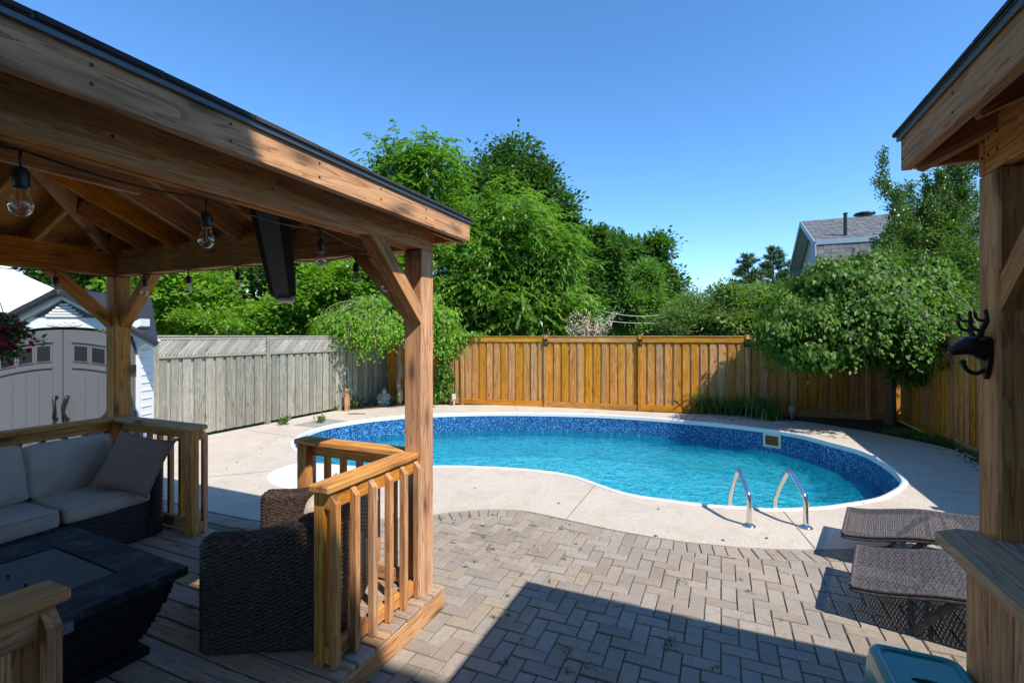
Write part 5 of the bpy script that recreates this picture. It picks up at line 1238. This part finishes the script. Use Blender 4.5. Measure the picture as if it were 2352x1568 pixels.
def wicker_body(name, outline, z0, top, T, m, parent, rc=.04, du=.0085, dv=.0031, lean=None, row=.0125):
    """outline ccw in plan; top(p) gives height; T = wall thickness to close over the top"""
    P, st = resample(outline, du); n = len(P)
    if sum(P[i-1].x*P[i].y-P[i].x*P[i-1].y for i in range(n)) < 0: P.reverse()
    nr = []
    for i in range(n):
        t = (P[(i+2) % n]-P[i-2]).normalized(); nr.append(Vector((t.y, -t.x, 0)))
    hmax = max(top(p) for p in P); nside = int((hmax-rc-z0)/dv); narc = max(4, int(rc*1.57/dv)); ntop = max(2, int((T/2-rc)/dv)) if T/2 > rc else 1
    X = np.zeros((n, nside+narc+ntop, 3)); sv = np.arange(nside+narc+ntop)*dv
    for i, p in enumerate(P):
        h = top(p); nn = nr[i]
        for j in range(nside): X[i, j] = (p.x, p.y, z0+(h-rc-z0)*j/(nside-1))
        for j in range(narc): a = (j+1)/narc*math.pi/2; q = p-nn*rc*(1-math.cos(a)); X[i, nside+j] = (q.x, q.y, h-rc+rc*math.sin(a))
        for j in range(ntop): q = p-nn*(rc+(T/2+.004-rc)*(j+1)/ntop); X[i, nside+narc+j] = (q.x, q.y, h+.001)
    if lean is not None:
        zz = X[..., 2:3]; X = X+lean(X)*np.clip((zz-z0)/(hmax-z0), 0, 1)**1.5
    X = weave(X, np.arange(n)*st, sv, True, row=row); return gridobj(name, X, m, parent, True, True)
def cushion(name, c, ex, ey, ez, hx, hy, hz, m, parent, puff=.35, edge=.32, seed=0, pillow=False, sag=0):
    """soft box: ex,ey,ez unit axes; hx.. half sizes"""
    nu, nv = 72, 40; U = np.linspace(-math.pi, math.pi, nu, endpoint=False); Vv = np.linspace(-math.pi/2, math.pi/2, nv)
    pw = lambda x, e: np.sign(x)*np.abs(x)**e
    if pillow:
        k = np.linspace(-1, 1, 46); A_, B_ = np.meshgrid(k, k, indexing='ij'); th = (1-A_**4)**.5*(1-B_**4)**.5; pin = 1-.10*(1-np.abs(A_)**2)*np.abs(B_)**3; pin2 = 1-.10*(1-np.abs(B_)**2)*np.abs(A_)**3
        outs = []
        for s in (1, -1):
            nz = np.array([[noise.noise(Vector((a*1.6+seed, b*1.6, s*3))) for b in k] for a in k]); wr_ = np.array([[noise.noise(Vector((a*5+seed, b*5, s*7))) for b in k] for a in k])
            z = s*hz*th*(.95+.35*nz)+.012*wr_*th
            X = np.array(c)+np.array(ex)*(A_*hx*pin2)[..., None]+np.array(ey)*(B_*hy*pin)[..., None]+np.array(ez)*z[..., None]; outs.append(X if s > 0 else X[::-1])
        o = gridobj(name, outs[0], m, parent); o2 = gridobj('cushion_back_panel', outs[1], m, o)
        e = [Vector(outs[0][i, 0]) for i in range(0, 46, 3)]+[Vector(outs[0][45, j]) for j in range(0, 46, 3)]+[Vector(outs[0][45-i, 45]) for i in range(0, 46, 3)]+[Vector(outs[0][0, 45-j]) for j in range(0, 46, 3)]
        mb = MB(); mb.tube(e+[e[0]], .006, 6); mb.out('piping', m, o, True); return o
    e1 = edge*.55; cu, su = np.cos(U), np.sin(U); cv, s_v = np.cos(Vv), np.sin(Vv)
    X = np.zeros((nu, nv, 3))
    x = pw(cu, e1)[:, None]*pw(cv, edge)[None, :]; y = pw(su, e1)[:, None]*pw(cv, edge)[None, :]; z = np.ones(nu)[:, None]*pw(s_v, edge*1.3)[None, :]
    nz = np.array([[noise.noise(Vector((x[i, j]*1.7+seed, y[i, j]*1.7, z[i, j]*.7))) for j in range(nv)] for i in range(nu)])
    wr_ = np.array([[noise.noise(Vector((x[i, j]*6+seed, y[i, j]*6, z[i, j]*2))) for j in range(nv)] for i in range(nu)])
    dome = 1+puff*(1-x**2)*(1-y**2)*.6+.16*nz; zz = z*hz*dome+.008*wr_-sag*(1-x**2)*(z > 0)
    X = np.array(c)+np.array(ex)*((x*hx*(1+.03*nz)))[..., None]+np.array(ey)*((y*hy*(1+.03*nz)))[..., None]+np.array(ez)*zz[..., None]
    o = gridobj(name, X, m, parent, True, True)
    for s in (1, -1):
        ring = [Vector(np.array(c)+np.array(ex)*float(pw(np.array(math.cos(t)), e1))*hx*.985+np.array(ey)*float(pw(np.array(math.sin(t)), e1))*hy*.985+np.array(ez)*s*hz*.70) for t in [i*math.pi/36 for i in range(72)]]
        mb = MB(); mb.tube(ring+[ring[0]], .0045, 5, caps=False); mb.out('piping', m, o, True)
    return o
# ---- armchair
wdv = Vector((-.08, .997, 0)).normalized(); ddv = Vector((wdv.y, -wdv.x, 0)); A0 = Vector((-1.672, 2.545, 0))
CW, CD, TK = .87, .745, .13
ac = thing('wicker_armchair', 'dark brown wicker armchair with beige cushions seen from behind its side by the near railing', 'armchair', A0+wdv*CW/2+ddv*CD/2)
CP = lambda w, d, z=0: A0+wdv*w+ddv*d+Vector((0, 0, z))
uo = rounded([CP(0, 0), CP(0, CD), CP(CW, CD), CP(CW, 0), CP(CW-TK, 0), CP(CW-TK, CD-TK), CP(TK, CD-TK), CP(TK, 0)], [.04, .12, .12, .04, .04, .06, .06, .04], 6)
def ctop(p):
    d = (p-A0).dot(ddv); t = min(1, max(0, (d-.22)/(CD-.34))); t = t*t*(3-2*t)
    return .768+.10*t
wicker_body('wicker_frame', uo, DZ+.02, ctop, TK, WICK, ac, rc=.04)
sp_ = rounded([CP(TK-.01, .03), CP(TK-.01, CD-TK+.02), CP(CW-TK+.01, CD-TK+.02), CP(CW-TK+.01, .03)], .02, 3)
wicker_body('seat_base', sp_, DZ+.03, lambda p: .41, .2, WICK, ac, rc=.03, du=.012, dv=.005)
cushion('seat_cushion', CP(CW/2, CD/2-.05, .475), tuple(wdv), tuple(ddv), (0, 0, 1), CW/2-TK+.0, (CD-TK)/2+.0, .075, CUSH, ac, seed=3)
cushion('back_cushion', CP(CW/2, CD-TK-.085, .70), tuple(wdv), tuple((UP+ddv*.22).normalized()), tuple((ddv-UP*.22).normalized()), CW/2-TK+.01, .21, .075, CUSH, ac, seed=9)
for w_, d_ in ((.05, .05), (.05, CD-.06), (CW-.05, .05), (CW-.05, CD-.06)):
    mb = MB(); mb.lathe(CP(w_, d_, DZ), [(.02, 0), (.025, .005), (.025, .035)], 10); mb.out('leg', BLACK, ac)
# ---- sofa
so = thing('wicker_sofa', 'black wicker sofa with taupe cushions along the left deck railing', 'sofa', W(1.5, 4.85, DZ))
a_e = 2.61
def rect(a0, a1, b0, b1): return [W(a0, b0), W(a1, b0), W(a1, b1), W(a0, b1)]
wicker_body('seat_base', rounded(rect(.25, 2.52, 4.45, 5.16), .03, 3), DZ+.02, lambda p: .455, .1, WICKB, so, rc=.03, du=.011, dv=.0045, row=.018)
wicker_body('end_panel', rounded(rect(2.50, a_e, 4.43, 5.20), .05, 4), DZ+.02, lambda p: .865, .115, WICKB, so, rc=.05, du=.010, dv=.0045, row=.018)
wicker_body('back_panel', rounded(rect(.25, 2.50, 5.07, 5.20), .04, 4), .40, lambda p: .80, .13, WICKB, so, rc=.05, du=.013, dv=.006, row=.018)
for k, (a0, a1) in enumerate(((1.905, 2.505), (1.285, 1.900), (.66, 1.28), (.26, .655))):
    cushion('seat_cushion', W((a0+a1)/2, 4.73, .525), tuple(AX), tuple(BX), (0, 0, 1), (a1-a0)/2, .325, .075, CUSH, so, seed=k*5+1, sag=.012)
    up_ = (UP+BX*.3).normalized(); nn_ = (BX-UP*.3).normalized()
    cushion('back_cushion', W((a0+a1)/2+(0 if k else -.02), 4.965, .775+(.0, .012, 0, 0)[k]), tuple(AX), tuple(up_), tuple(nn_), (a1-a0)/2*.99, .215, .085, CUSH, so, seed=k*7+20)
# loose pillow leaning on the end panel
pz = (Vector((.10, -.88, 0))*1.0+UP*.42).normalized(); px0 = UP.cross(pz).normalized(); px0 = px0 if px0.x > 0 else -px0; pu = pz.cross(px0); pu = pu if pu.z > 0 else -pu
rotp = Matrix.Rotation(math.radians(-13), 3, pz); px, py = rotp @ px0, rotp @ pu
pil = cushion('throw_pillow', W(2.41, 4.50, .79), tuple(px), tuple(py), tuple(pz), .235, .235, .085, CUSHP, None, seed=41, pillow=True); meta(pil, 'square mauve brown throw pillow propped in the sofa corner', 'pillow')
# ---- fire table
e1 = Vector((math.sin(math.radians(26)), math.cos(math.radians(26)), 0)); e2 = Vector((-e1.y, e1.x, 0)); zt_ = .62
cr = Vector((-1.735, 2.567, 0)); L2, L1 = 1.21, .95; tc = cr+e2*L2/2-e1*L1/2
ft = thing('fire_table', 'dark rectangular fire pit table with stone base between sofa and armchair', 'table', Vector((tc.x, tc.y, DZ)))
TP = lambda x, y, z=0: tc+e1*x+e2*y+Vector((0, 0, z))
il1, il2 = .27, .33     # lid half sizes
mb = MB()
top_polys = []
H1, H2 = L1/2, L2/2
for (x0, x1, y0, y1) in ((-H1, H1, -H2, -il2-.012), (-H1, H1, il2+.012, H2), (-H1, -il1-.012, -il2-.012, il2+.012), (il1+.012, H1, -il2-.012, il2+.012)):
    mbx = MB(); chunk(mbx, [TP(x0, y0), TP(x1, y0), TP(x1, y1), TP(x0, y1)], zt_-.045, zt_, .002); o = mbx.out('table_top', TTOP, ft)
mb = MB(); chunk(mb, [TP(-il1, -il2), TP(il1, -il2), TP(il1, il2), TP(-il1, il2)], zt_-.03, zt_-.002, .004); lid_ = mb.out('burner_lid', TLID, ft)
for y_ in (-.1, .1):
    mb = MB(); mb.lathe(TP(0, y_, zt_-.002), [(.006, 0), (.006, .012), (.01, .014), (.01, .018)], 8); mb.out('lid_knob', BLACK, lid_)
mb = MB(); prof_ = []
for k in range(15):
    t = k/14; z = DZ+.05+(zt_-.05-DZ-.05)*t; f = .30+.0*t + .62*t**1.7 if False else None
    inset = .17*(1-t)**1.4; z1_ = z+(zt_-.1-DZ)/14-.002; h1, h2 = H1-.04-inset*.55, H2-.05-inset*1.15
    for (p, q, nn) in ((TP(-h1, -h2), TP(h1, -h2), -e2), (TP(h1, -h2), TP(h1, h2), e1), (TP(h1, h2), TP(-h1, h2), e2), (TP(-h1, h2), TP(-h1, -h2), -e1)):
        d = (q-p); L = d.length; d.normalize(); s = 0
        while s < L:
            l = min(R.uniform(.09, .26), L-s); o_ = R.uniform(0, .012)
            c_ = p+d*(s+l/2)+nn*(o_-.02); mb.box(Vector((c_.x, c_.y, (z+z1_)/2)), d*(l/2-.001), nn*.02, (0, 0, (z1_-z)/2)); s += l
o = mb.out('stacked_stone', SLATE, ft); o['kind'] = 'stuff'
mb = MB(); h1, h2 = H1-.04-.094, H2-.05-.196
chunk(mb, [TP(-h1-.05, -h2-.05), TP(h1+.05, -h2-.05), TP(h1+.05, h2+.05), TP(-h1-.05, h2+.05)], DZ+.002, DZ+.05, .012); mb.out('plinth', SLATE, ft)
mb = MB(); chunk(mb, [TP(-h1+.01, -h2+.01), TP(h1-.01, -h2+.01), TP(h1-.01, h2-.01), TP(-h1+.01, h2-.01)], DZ+.03, zt_-.05, .012); mb.out('core', BLACK, ft)
mb = MB(); mb.box(TP(-H1*.35+.1, -H2-.004, zt_-.05), e1*.05, e2*.008, (0, 0, .022)); pl_ = mb.out('control_plate', plain('scuffed grey plate', (.25, .24, .23), .4, .5), ft)
mb = MB(); mb.lathe(TP(-H1*.35+.1, -H2-.012, zt_-.05), [(.012, 0), (.012, .01), (.008, .014)], 10, axis=-e2); mb.out('knob', BLACK, pl_)
# ---- loungers
def lounger(C1, label, L=1.95):
    C1 = Vector(C1); w = Vector((.618, .786, 0)).normalized(); e = Vector((w.y, -w.x, 0)); Wd = .74
    root = thing('sun_lounger', label, 'sun lounger', C1+e*.9+w*Wd/2, 'brown wicker sun loungers by the bar')
    zf = lambda s: .235+.10*(1-math.cos(min(s/.62, 1)*math.pi))/2-.03*max(0, (s-.75))**1.0+(.045*math.sin((s-.7)*2.2) if s > .7 else 0)
    nS = int(L/.0115); nW = int(Wd/.0125)
    mb = MB(); amp = .0028
    Pt = lambda s, y, dz=0: C1+e*s+w*y+Vector((0, 0, zf(s)+dz))
    for i in range(2, nW-1):      # lengthwise strands
        y = Wd*i/nW; ss = np.arange(0, L, .046); V = []
        for k, s in enumerate(ss): z = amp*(1 if (k+i) % 2 else -1); V += [Pt(s, y-.0047, z), Pt(s, y+.0047, z)]
        mb.add(V, [(2*k, 2*k+1, 2*k+3, 2*k+2) for k in range(len(ss)-1)])
    for i in range(2, nS-1):      # crosswise strands, wider
        s = L*i/nS; V = []; ys = np.arange(0, Wd+.01, .049)
        for k, y in enumerate(ys): z = -amp*(1 if (k+i) % 2 else -1); V += [Pt(s-.0048, y, z), Pt(s+.0048, y, z)]
        mb.add(V, [(2*k, 2*k+2, 2*k+3, 2*k+1) for k in range(len(ys)-1)])
    o = mb.out('woven_seat', WICKL, root); o['kind'] = 'stuff'
    # wrapped frame: perimeter tube with ridges
    def wrap(P, r, nm):
        Q = []; Rr = []; Ls_ = 0
        for i in range(len(P)-1):
            L_ = (P[i+1]-P[i]).length; n_ = max(1, int(L_/.007))
            for k in range(n_): Q.append(P[i].lerp(P[i+1], k/n_)); Rr.append(r*(1 if len(Q) % 2 else .86))
        Q.append(P[-1]); Rr.append(r); mb = MB(); mb.tube(Q, Rr, 8); return mb.out(nm, WICKL, root, True)
    for y in (0, Wd):
        for dz in (0, -.024): wrap([Pt(s, y, dz-.004) for s in np.arange(0, L+.01, .08)], .0145, 'side_rail')
    for dz in (0, -.024): wrap([Pt(0, y_, dz-.004) for y_ in (0, Wd)], .0145, 'end_rail'); 
    wrap([Pt(L, y_, -.004) for y_ in (0, Wd)], .0145, 'end_rail')
    for s0 in (.42, L-.5):       # curved cross leg
        for y in (.07, Wd-.07):
            P = [Pt(s0+.16, y, -.03), Pt(s0+.08, y, -.07), C1+e*(s0-.02)+w*y+Vector((0, 0, .13)), C1+e*(s0-.10)+w*y+Vector((0, 0, .012))]
            wrap(catmull(P, 4, False), .024, 'leg')
        wrap([Pt(s0+.12, .07, -.05), Pt(s0+.12, Wd-.07, -.05)], .018, 'cross_bar')
    for s_ in (.65, 1.3): wrap([Pt(s_, 0, -.022), Pt(s_, Wd, -.022)], .012, 'cross_bar')
lounger((2.717, 3.936, 0), 'woven brown lounger nearer the pool, further from the bar')
lounger((2.207, 3.115, 0), 'woven brown lounger closest to the bar, foot end over the pavers')
# ---- stool
stl = thing('plastic_stool', 'teal plastic stool with a hand slot in its top beside the bar front', 'stool', W(1.91, -.607))
ZS = .77; sa0, sa1, sb0, sb1 = 1.74, 2.075, -.735, -.475
def rr(m_, r, z): return [Vector((p.x, p.y, z)) for p in rounded([W(sa0+m_, sb0+m_), W(sa1-m_, sb0+m_), W(sa1-m_, sb1-m_), W(sa0+m_, sb1-m_)], r, 5)]
rings = [rr(-.016, .06, ZS-.16), rr(-.006, .055, ZS-.05), rr(0, .05, ZS-.014), rr(.008, .046, ZS-.003), rr(.018, .042, ZS), rr(.028, .036, ZS-.003), rr(.034, .032, ZS-.009)]
mb = MB(); nR_ = len(rings[0])
for i in range(len(rings)-1): mb.add(rings[i]+rings[i+1], [(k, (k+1) % nR_, (k+1) % nR_+nR_, k+nR_) for k in range(nR_)])
slot = [W(1.905+.016*math.cos(t), -.607+.052*math.sin(t)*1.0, ZS-.009) for t in [i*math.pi/10 for i in range(20)]]
tr_ = tessellate_polygon([rings[-1], slot]); mb.add(rings[-1]+slot, [tuple(t) for t in tr_]); s2 = at_z(slot, ZS-.03); mb.add(slot+s2, [(k, (k+1) % 20, (k+1) % 20+20, k+20) for k in range(20)])
mb.out('seat', TEAL, stl, True)
for i in (0, 1):
    for j in (0, 1):
        p0 = W((sa0+.03, sa1-.03)[i], (sb0+.03, sb1-.03)[j], ZS-.03); p1 = W((sa0-.05, sa1+.05)[i], (sb0+.0, sb1+.05)[j], 0); beam('leg', p0, p1, .05, .05, TEAL, stl, c=.012)
for j in (0, 1): beam('stretcher', W(sa0-.02, (sb0+.01, sb1+.02)[j], .3), W(sa1+.02, (sb0+.01, sb1+.02)[j], .3), .02, .04, TEAL, stl, c=.006)
# ---- deer head hook on the right post
fb = -.856
def D_(out, side, z): return W(2.19+side*.8, fb+out*.72, 1.805+z*.85)     # out = away from the post face, side = along a
dh = thing('deer_head_hook', 'dark cast iron stag head coat hook on the right gazebo post', 'hook', D_(0, 0, -.1))
mb = MB(); 
pl = [(.0, .055), (.035, .045), (.042, .0), (.034, -.055), (.018, -.095), (0, -.118), (-.018, -.095), (-.034, -.055), (-.042, .0), (-.035, .045)]
mb.prism([D_(.001, x, z-.005) for x, z in pl], BX*.014); mb.out('back_plate', IRON, dh)
mb = MB(); mb.tube([D_(.0, 0, -.015), D_(.03, 0, -.004), D_(.055, 0, .012), D_(.08, .0, .012), D_(.105, 0, .004), D_(.13, 0, -.006), D_(.148, 0, -.012), D_(.156, 0, -.013)], [.034, .034, .036, .034, .026, .019, .015, .006], 12)
mb.ball(D_(.07, .026, .024), .006, 6, 5); mb.ball(D_(.07, -.026, .024), .006, 6, 5); mb.out('head', IRON, dh, True)
for s_ in (-1, 1):
    mb = MB(); mb.tube([D_(.045, s_*.024, .03), D_(.035, s_*.045, .042), D_(.02, s_*.062, .046)], [.009, .013, .003], 8); mb.out('ear', IRON, dh, True)
    mb = MB(); main = catmull([D_(.045, s_*.018, .04), D_(.05, s_*.05, .075), D_(.04, s_*.072, .115), D_(.045, s_*.07, .16)], 4, False); mb.tube(main, [.009]*4+[.008]*5+[.006]*3+[.004], 8)
    mb.tube(catmull([main[4], D_(.085, s_*.055, .085), D_(.1, s_*.05, .12)], 3, False), .0055, 6); mb.tube(catmull([main[8], D_(.075, s_*.075, .12), D_(.088, s_*.075, .15)], 3, False), .005, 6); mb.out('antler', IRON, dh, True)
mb = MB(); mb.tube(catmull([D_(.008, 0, -.075), D_(.045, 0, -.1), D_(.08, 0, -.09), D_(.1, 0, -.06)], 4, False), .0075, 8); mb.ball(D_(.1, 0, -.055), .0105, 8, 6); mb.out('hook', IRON, dh, True)
TVB = plain('matt black television plastic', (.006, .006, .007), .9, spec=.06)
# ---- television
Pf, Pn = AT(650, 676, 3.45), AT(612, 452, 2.25)
ht = thing('television', 'black television mounted edge-on under the gazebo beam by the wooden stud', 'television', Pf)
d = (Pn-Pf).normalized(); sx = Vector((.9, .43, 0)); sx = (sx-d*sx.dot(d)).normalized(); uz = sx.cross(d); uz = uz if uz.z > 0 else -uz
sec_ = [(-.085, 0), (-.05, -.03), (.04, -.03), (.085, -.005), (.085, .09), (-.085, .09)]
mb = MB(); mb.prism([Pf+sx*x+uz*z for x, z in sec_], Pn-Pf); mb.out('housing', TVB, ht)
mb = MB(); mb.prism([Pf+sx*x+uz*z-d*.004 for x, z in [(-.052, -.033), (.042, -.033), (.042, -.03), (-.052, -.03)]], (Pn-Pf)*.98); mb.out('back_housing', plain('black back housing', (.012, .014, .018), .7, spec=.2), ht)
mb = MB()
for k in range(5): mb.box(Pf-d*.006+sx*(-.066+k*.033)+uz*.03, sx*.012, d*.004, uz*.045)
mb.box(Pf-d*.012+sx*.02-uz*.035, sx*.05, d*.03, uz*.018); mb.out('end_grille', PVCGREY, ht)
for t in (.15, .8): q = Pf.lerp(Pn, t)+uz*.09; beam('hanger', q, Vector((q.x, q.y, 2.72)), .02, .006, BLACK, ht)
# ---- string lights
sl = thing('string_lights', 'black string light cable with clear bulbs looped round the gazebo beams', 'string lights', W(1.3, 3.5, 2.4))
pts = []
def onb(u, b, z): k = (u-CX)/F; y = b/(-k*CA+SA); return Vector((k*y, y, z))
def ona(u, a, z): k = (u-CX)/F; y = a/(k*SA+CA); return Vector((k*y, y, z))
near_ = [onb(u, 1.945, 2.415) for u in (48, 474, 737)]; cor_ = W(2.60, 1.99, 2.38)
farp = [ona(u, 2.62, 2.413) for u in (817, 672, 546, 433, 332)]; lef = [onb(127, 5.2, 2.41)]
start = [W(-.1, 1.945, 2.415), W(.35, 1.945, 2.40)]
chain = start+near_+[cor_]+farp+[W(2.62, 5.2, 2.41)]+lef+[W(1.1, 5.2, 2.41), W(.2, 5.2, 2.41)]
P = []
for i in range(len(chain)-1):
    p, q = chain[i], chain[i+1]; L = (q-p).length
    for k in range(8): t = k/8; P.append(p.lerp(q, t)-Vector((0, 0, min(.03, .035*L)*math.sin(math.pi*t))))
P.append(chain[-1]); mb = MB(); mb.tube(P, .0045, 6); cb_ = mb.out('cable', BLACK, sl, True)
def bulb(p, big=1):
    drop = .055; mb = MB(); mb.tube([p, p-Vector((.004, 0, drop*.5)), p-Vector((0, 0, drop))], .004, 6); q = p-Vector((0, 0, drop)); mb.lathe(q-Vector((0, 0, .062)), [(.0195, 0), (.021, .004), (.0205, .05), (.015, .058), (.009, .064)], 14); so_ = mb.out('bulb_socket', BLACK, sl, True)
    c = q-Vector((0, 0, .062)); mb = MB(); mb.lathe(c-Vector((0, 0, .085)), [(.001, 0), (.012, .002), (.024, .012), (.031, .028), (.030, .042), (.022, .06), (.0165, .075), (.016, .086)], 16); mb.out('glass_bulb', BULBG, so_, True)
    mb = MB(); mb.tube([c-Vector((0, 0, .005)), c-Vector((0, 0, .06))], .0022, 5); mb.out('filament', FILA, so_)
for p in near_+farp+lef: bulb(p)
bulb(W(2.52, 1.99, 2.36)+Vector((0, 0, -.02)))
# ---- hanging petunias
pc_ = AT(-26, 762, 3.95); pt = thing('hanging_flower_basket', 'basket of magenta petunias hanging at the left edge in front of the shed', 'flower basket', pc_-Vector((0, 0, .2)))
mb = MB(); mb.lathe(pc_-Vector((0, 0, .2)), [(.1, 0), (.13, .02), (.17, .2), (.18, .2)], 18); mb.out('pot', BLACK, pt, True)
for k in range(3): a = k*2.1; mb = MB(); mb.tube([pc_+Vector((.17*math.cos(a), .17*math.sin(a), 0)), Vector((pc_.x, pc_.y, 2.42))], .003, 5); mb.out('chain', BLACK, pt)
crown(pt, [(pc_.x, pc_.y, pc_.z, .24, .24, .15), (pc_.x+.05, pc_.y, pc_.z-.1, .22, .2, .17)], L_DARK, 130, 16, .045, .5, .07, name='foliage', shell=.3)
lobs = [(pc_+Vector((0, 0, 0)), .27, .17), (pc_+Vector((.05, 0, -.12)), .24, .16)]
for k in range(150):
    c_, rx, rz = lobs[k % 2]; d_ = Vector([R.gauss(0, 1) for _ in range(3)]).normalized(); 
    if d_.y > .45: d_.y = -d_.y
    q = c_+Vector((d_.x*rx, d_.y*rx, d_.z*rz))*R.uniform(.9, 1.08); up_ = (d_+Vector((0, -.4, .3))).normalized(); u1 = up_.orthogonal().normalized(); u2 = up_.cross(u1); s_ = R.uniform(.018, .027)
    mb = MB(); V = [q-up_*.012]; 
    for j in range(10): a = j*math.pi/5; rr_ = s_*(1 if j % 2 else .78); V.append(q+(u1*math.cos(a)+u2*math.sin(a))*rr_+up_*.004)
    mb.add(V, [(0, 1+j, 1+(j+1) % 10) for j in range(10)]); mb.out('flower', FLOWERM, pt)
# ---- stone statue
sc_ = G(882, 930); stt = thing('stone_statue', 'small grey stone seated laughing figure on the soil by the grey fence', 'statue', sc_)
mb = MB(); q = sc_; up = lambda x, y, z: q+Vector((x, y, z))
mb.ball(up(0, 0, .06), .17, 14, 8, sc=(1, .7, .4)); mb.ball(up(0, -.03, .17), .125, 14, 10, sc=(1, .85, 1)); mb.ball(up(0, 0, .26), .1, 12, 8, sc=(1.1, .7, .8)); mb.ball(up(0, -.01, .375), .062, 12, 10, sc=(.95, .95, 1.1)); mb.ball(up(0, -.0, .43), .028, 8, 6)
for s_ in (-1, 1):
    mb.tube([up(s_*.1, 0, .3), up(s_*.155, -.03, .21), up(s_*.11, -.11, .14)], [.04, .038, .03], 9); mb.ball(up(s_*.1, -.1, .07), .07, 10, 7, sc=(1.2, .8, .7)); mb.ball(up(s_*.062, 0, .365), .018, 6, 6, sc=(.6, 1, 1.8)); mb.ball(up(s_*.022, -.062, .385), .008, 6, 5)
mb.ball(up(0, -.068, .368), .011, 6, 5); mb.ball(up(0, -.06, .345), .02, 6, 5, sc=(1.2, .5, .4))
o = mb.out('figure', STONE, stt, True, origin=sc_); rm = o.modifiers.new('remesh', 'REMESH'); rm.mode = 'VOXEL'; rm.voxel_size = .009; rm.use_smooth_shade = True
mb = MB(); mb.box(up(0, 0, .012), (.16, 0, 0), (0, .12, 0), (0, 0, .014)); mb.out('base', STONE, stt)
# ---- outlets, drain lid, twig, wires
for (u, v, lab, g_) in ((1042, 931, 'white weatherproof outlet box on a short pipe beside the vine', .22), (1818, 961, 'grey weatherproof outlet box on a short pipe in the shade under the weeping tree', .2)):
    c = G(u, v); t = thing('outlet_box', lab, 'outlet', c); mb = MB(); mb.tube([c, c+Vector((0, 0, g_-.05))], .02, 8); mb.out('pipe', PVCGREY, t); beam('box', c+Vector((0, 0, g_-.06)), c+Vector((0, 0, g_+.09)), .1, .07, PVCGREY, t, c=.008)
c = G(739, 971.5); mb = MB(); e_ = .42; mb.box(c+Vector((0, 0, .003)), AX*e_, BX*.36, (0, 0, .004)); ob = mb.out('drain_cover', plain('worn grey cover', (.3, .28, .26), .9, 0, 20, .2, .3)); meta(ob, 'flat square grey access cover in the deck near the pool edge', 'cover')
c = G(818, 951); mb = MB(); mb.tube([c+Vector((-.2, .02, .012)), c+Vector((0, 0, .015)), c+Vector((.22, .03, .012))], [.012, .014, .008], 6); ob = mb.out('fallen_stick', BARK); meta(ob, 'brown stick lying on the pool deck behind the gazebo post', 'stick')
for k in range(26):
    u, v = R.uniform(500, 1800), R.uniform(960, 1250); c = G(u, v)
    if c.z != 0 or any(abs(c.x-p.x)+abs(c.y-p.y) < .18 for p in POOL[::3]): continue
LV = [(830,1007),(545,1060),(600,1030),(1283,1155),(1512,1168),(1660,1240),(1505,1230),(690,1045),(1090,1120),(520,1075),(1760,1235),(1560,943),(650,1005)]
for u, v in LV:
    c = G(u, v, .004); a = R.uniform(0, 6); d_ = Vector((math.cos(a), math.sin(a), 0))*.022; s_ = Vector((-d_.y, d_.x, 0))*.5
    mb = MB(); mb.add([c-d_, c+s_+Vector((0, 0, .008)), c+d_, c-s_+Vector((0, 0, .005))], [(0, 1, 2, 3)]); ob = mb.out('fallen_leaf', FALL if 'FALL' in globals() else plain('dead dark leaf', (.06, .04, .025), .8)); FALL = ob.data.materials[0]; meta(ob, 'dead brown leaf lying on the pool deck', 'leaf', 'dead leaves on the pool deck')
for (p, q, lab) in ((AT(1330, 700, 20), AT(1530, 722, 24), 'upper pale overhead wire crossing in front of the dark trees'), (AT(1250, 704, 20), AT(1520, 742, 24), 'lower pale overhead wire crossing in front of the dark trees')):
    mb = MB(); mb.tube([p.lerp(q, t/8)-Vector((0, 0, .25*math.sin(math.pi*t/8))) for t in range(9)], .014, 5); ob = mb.out('overhead_wire', PVCGREY); meta(ob, lab, 'wire')
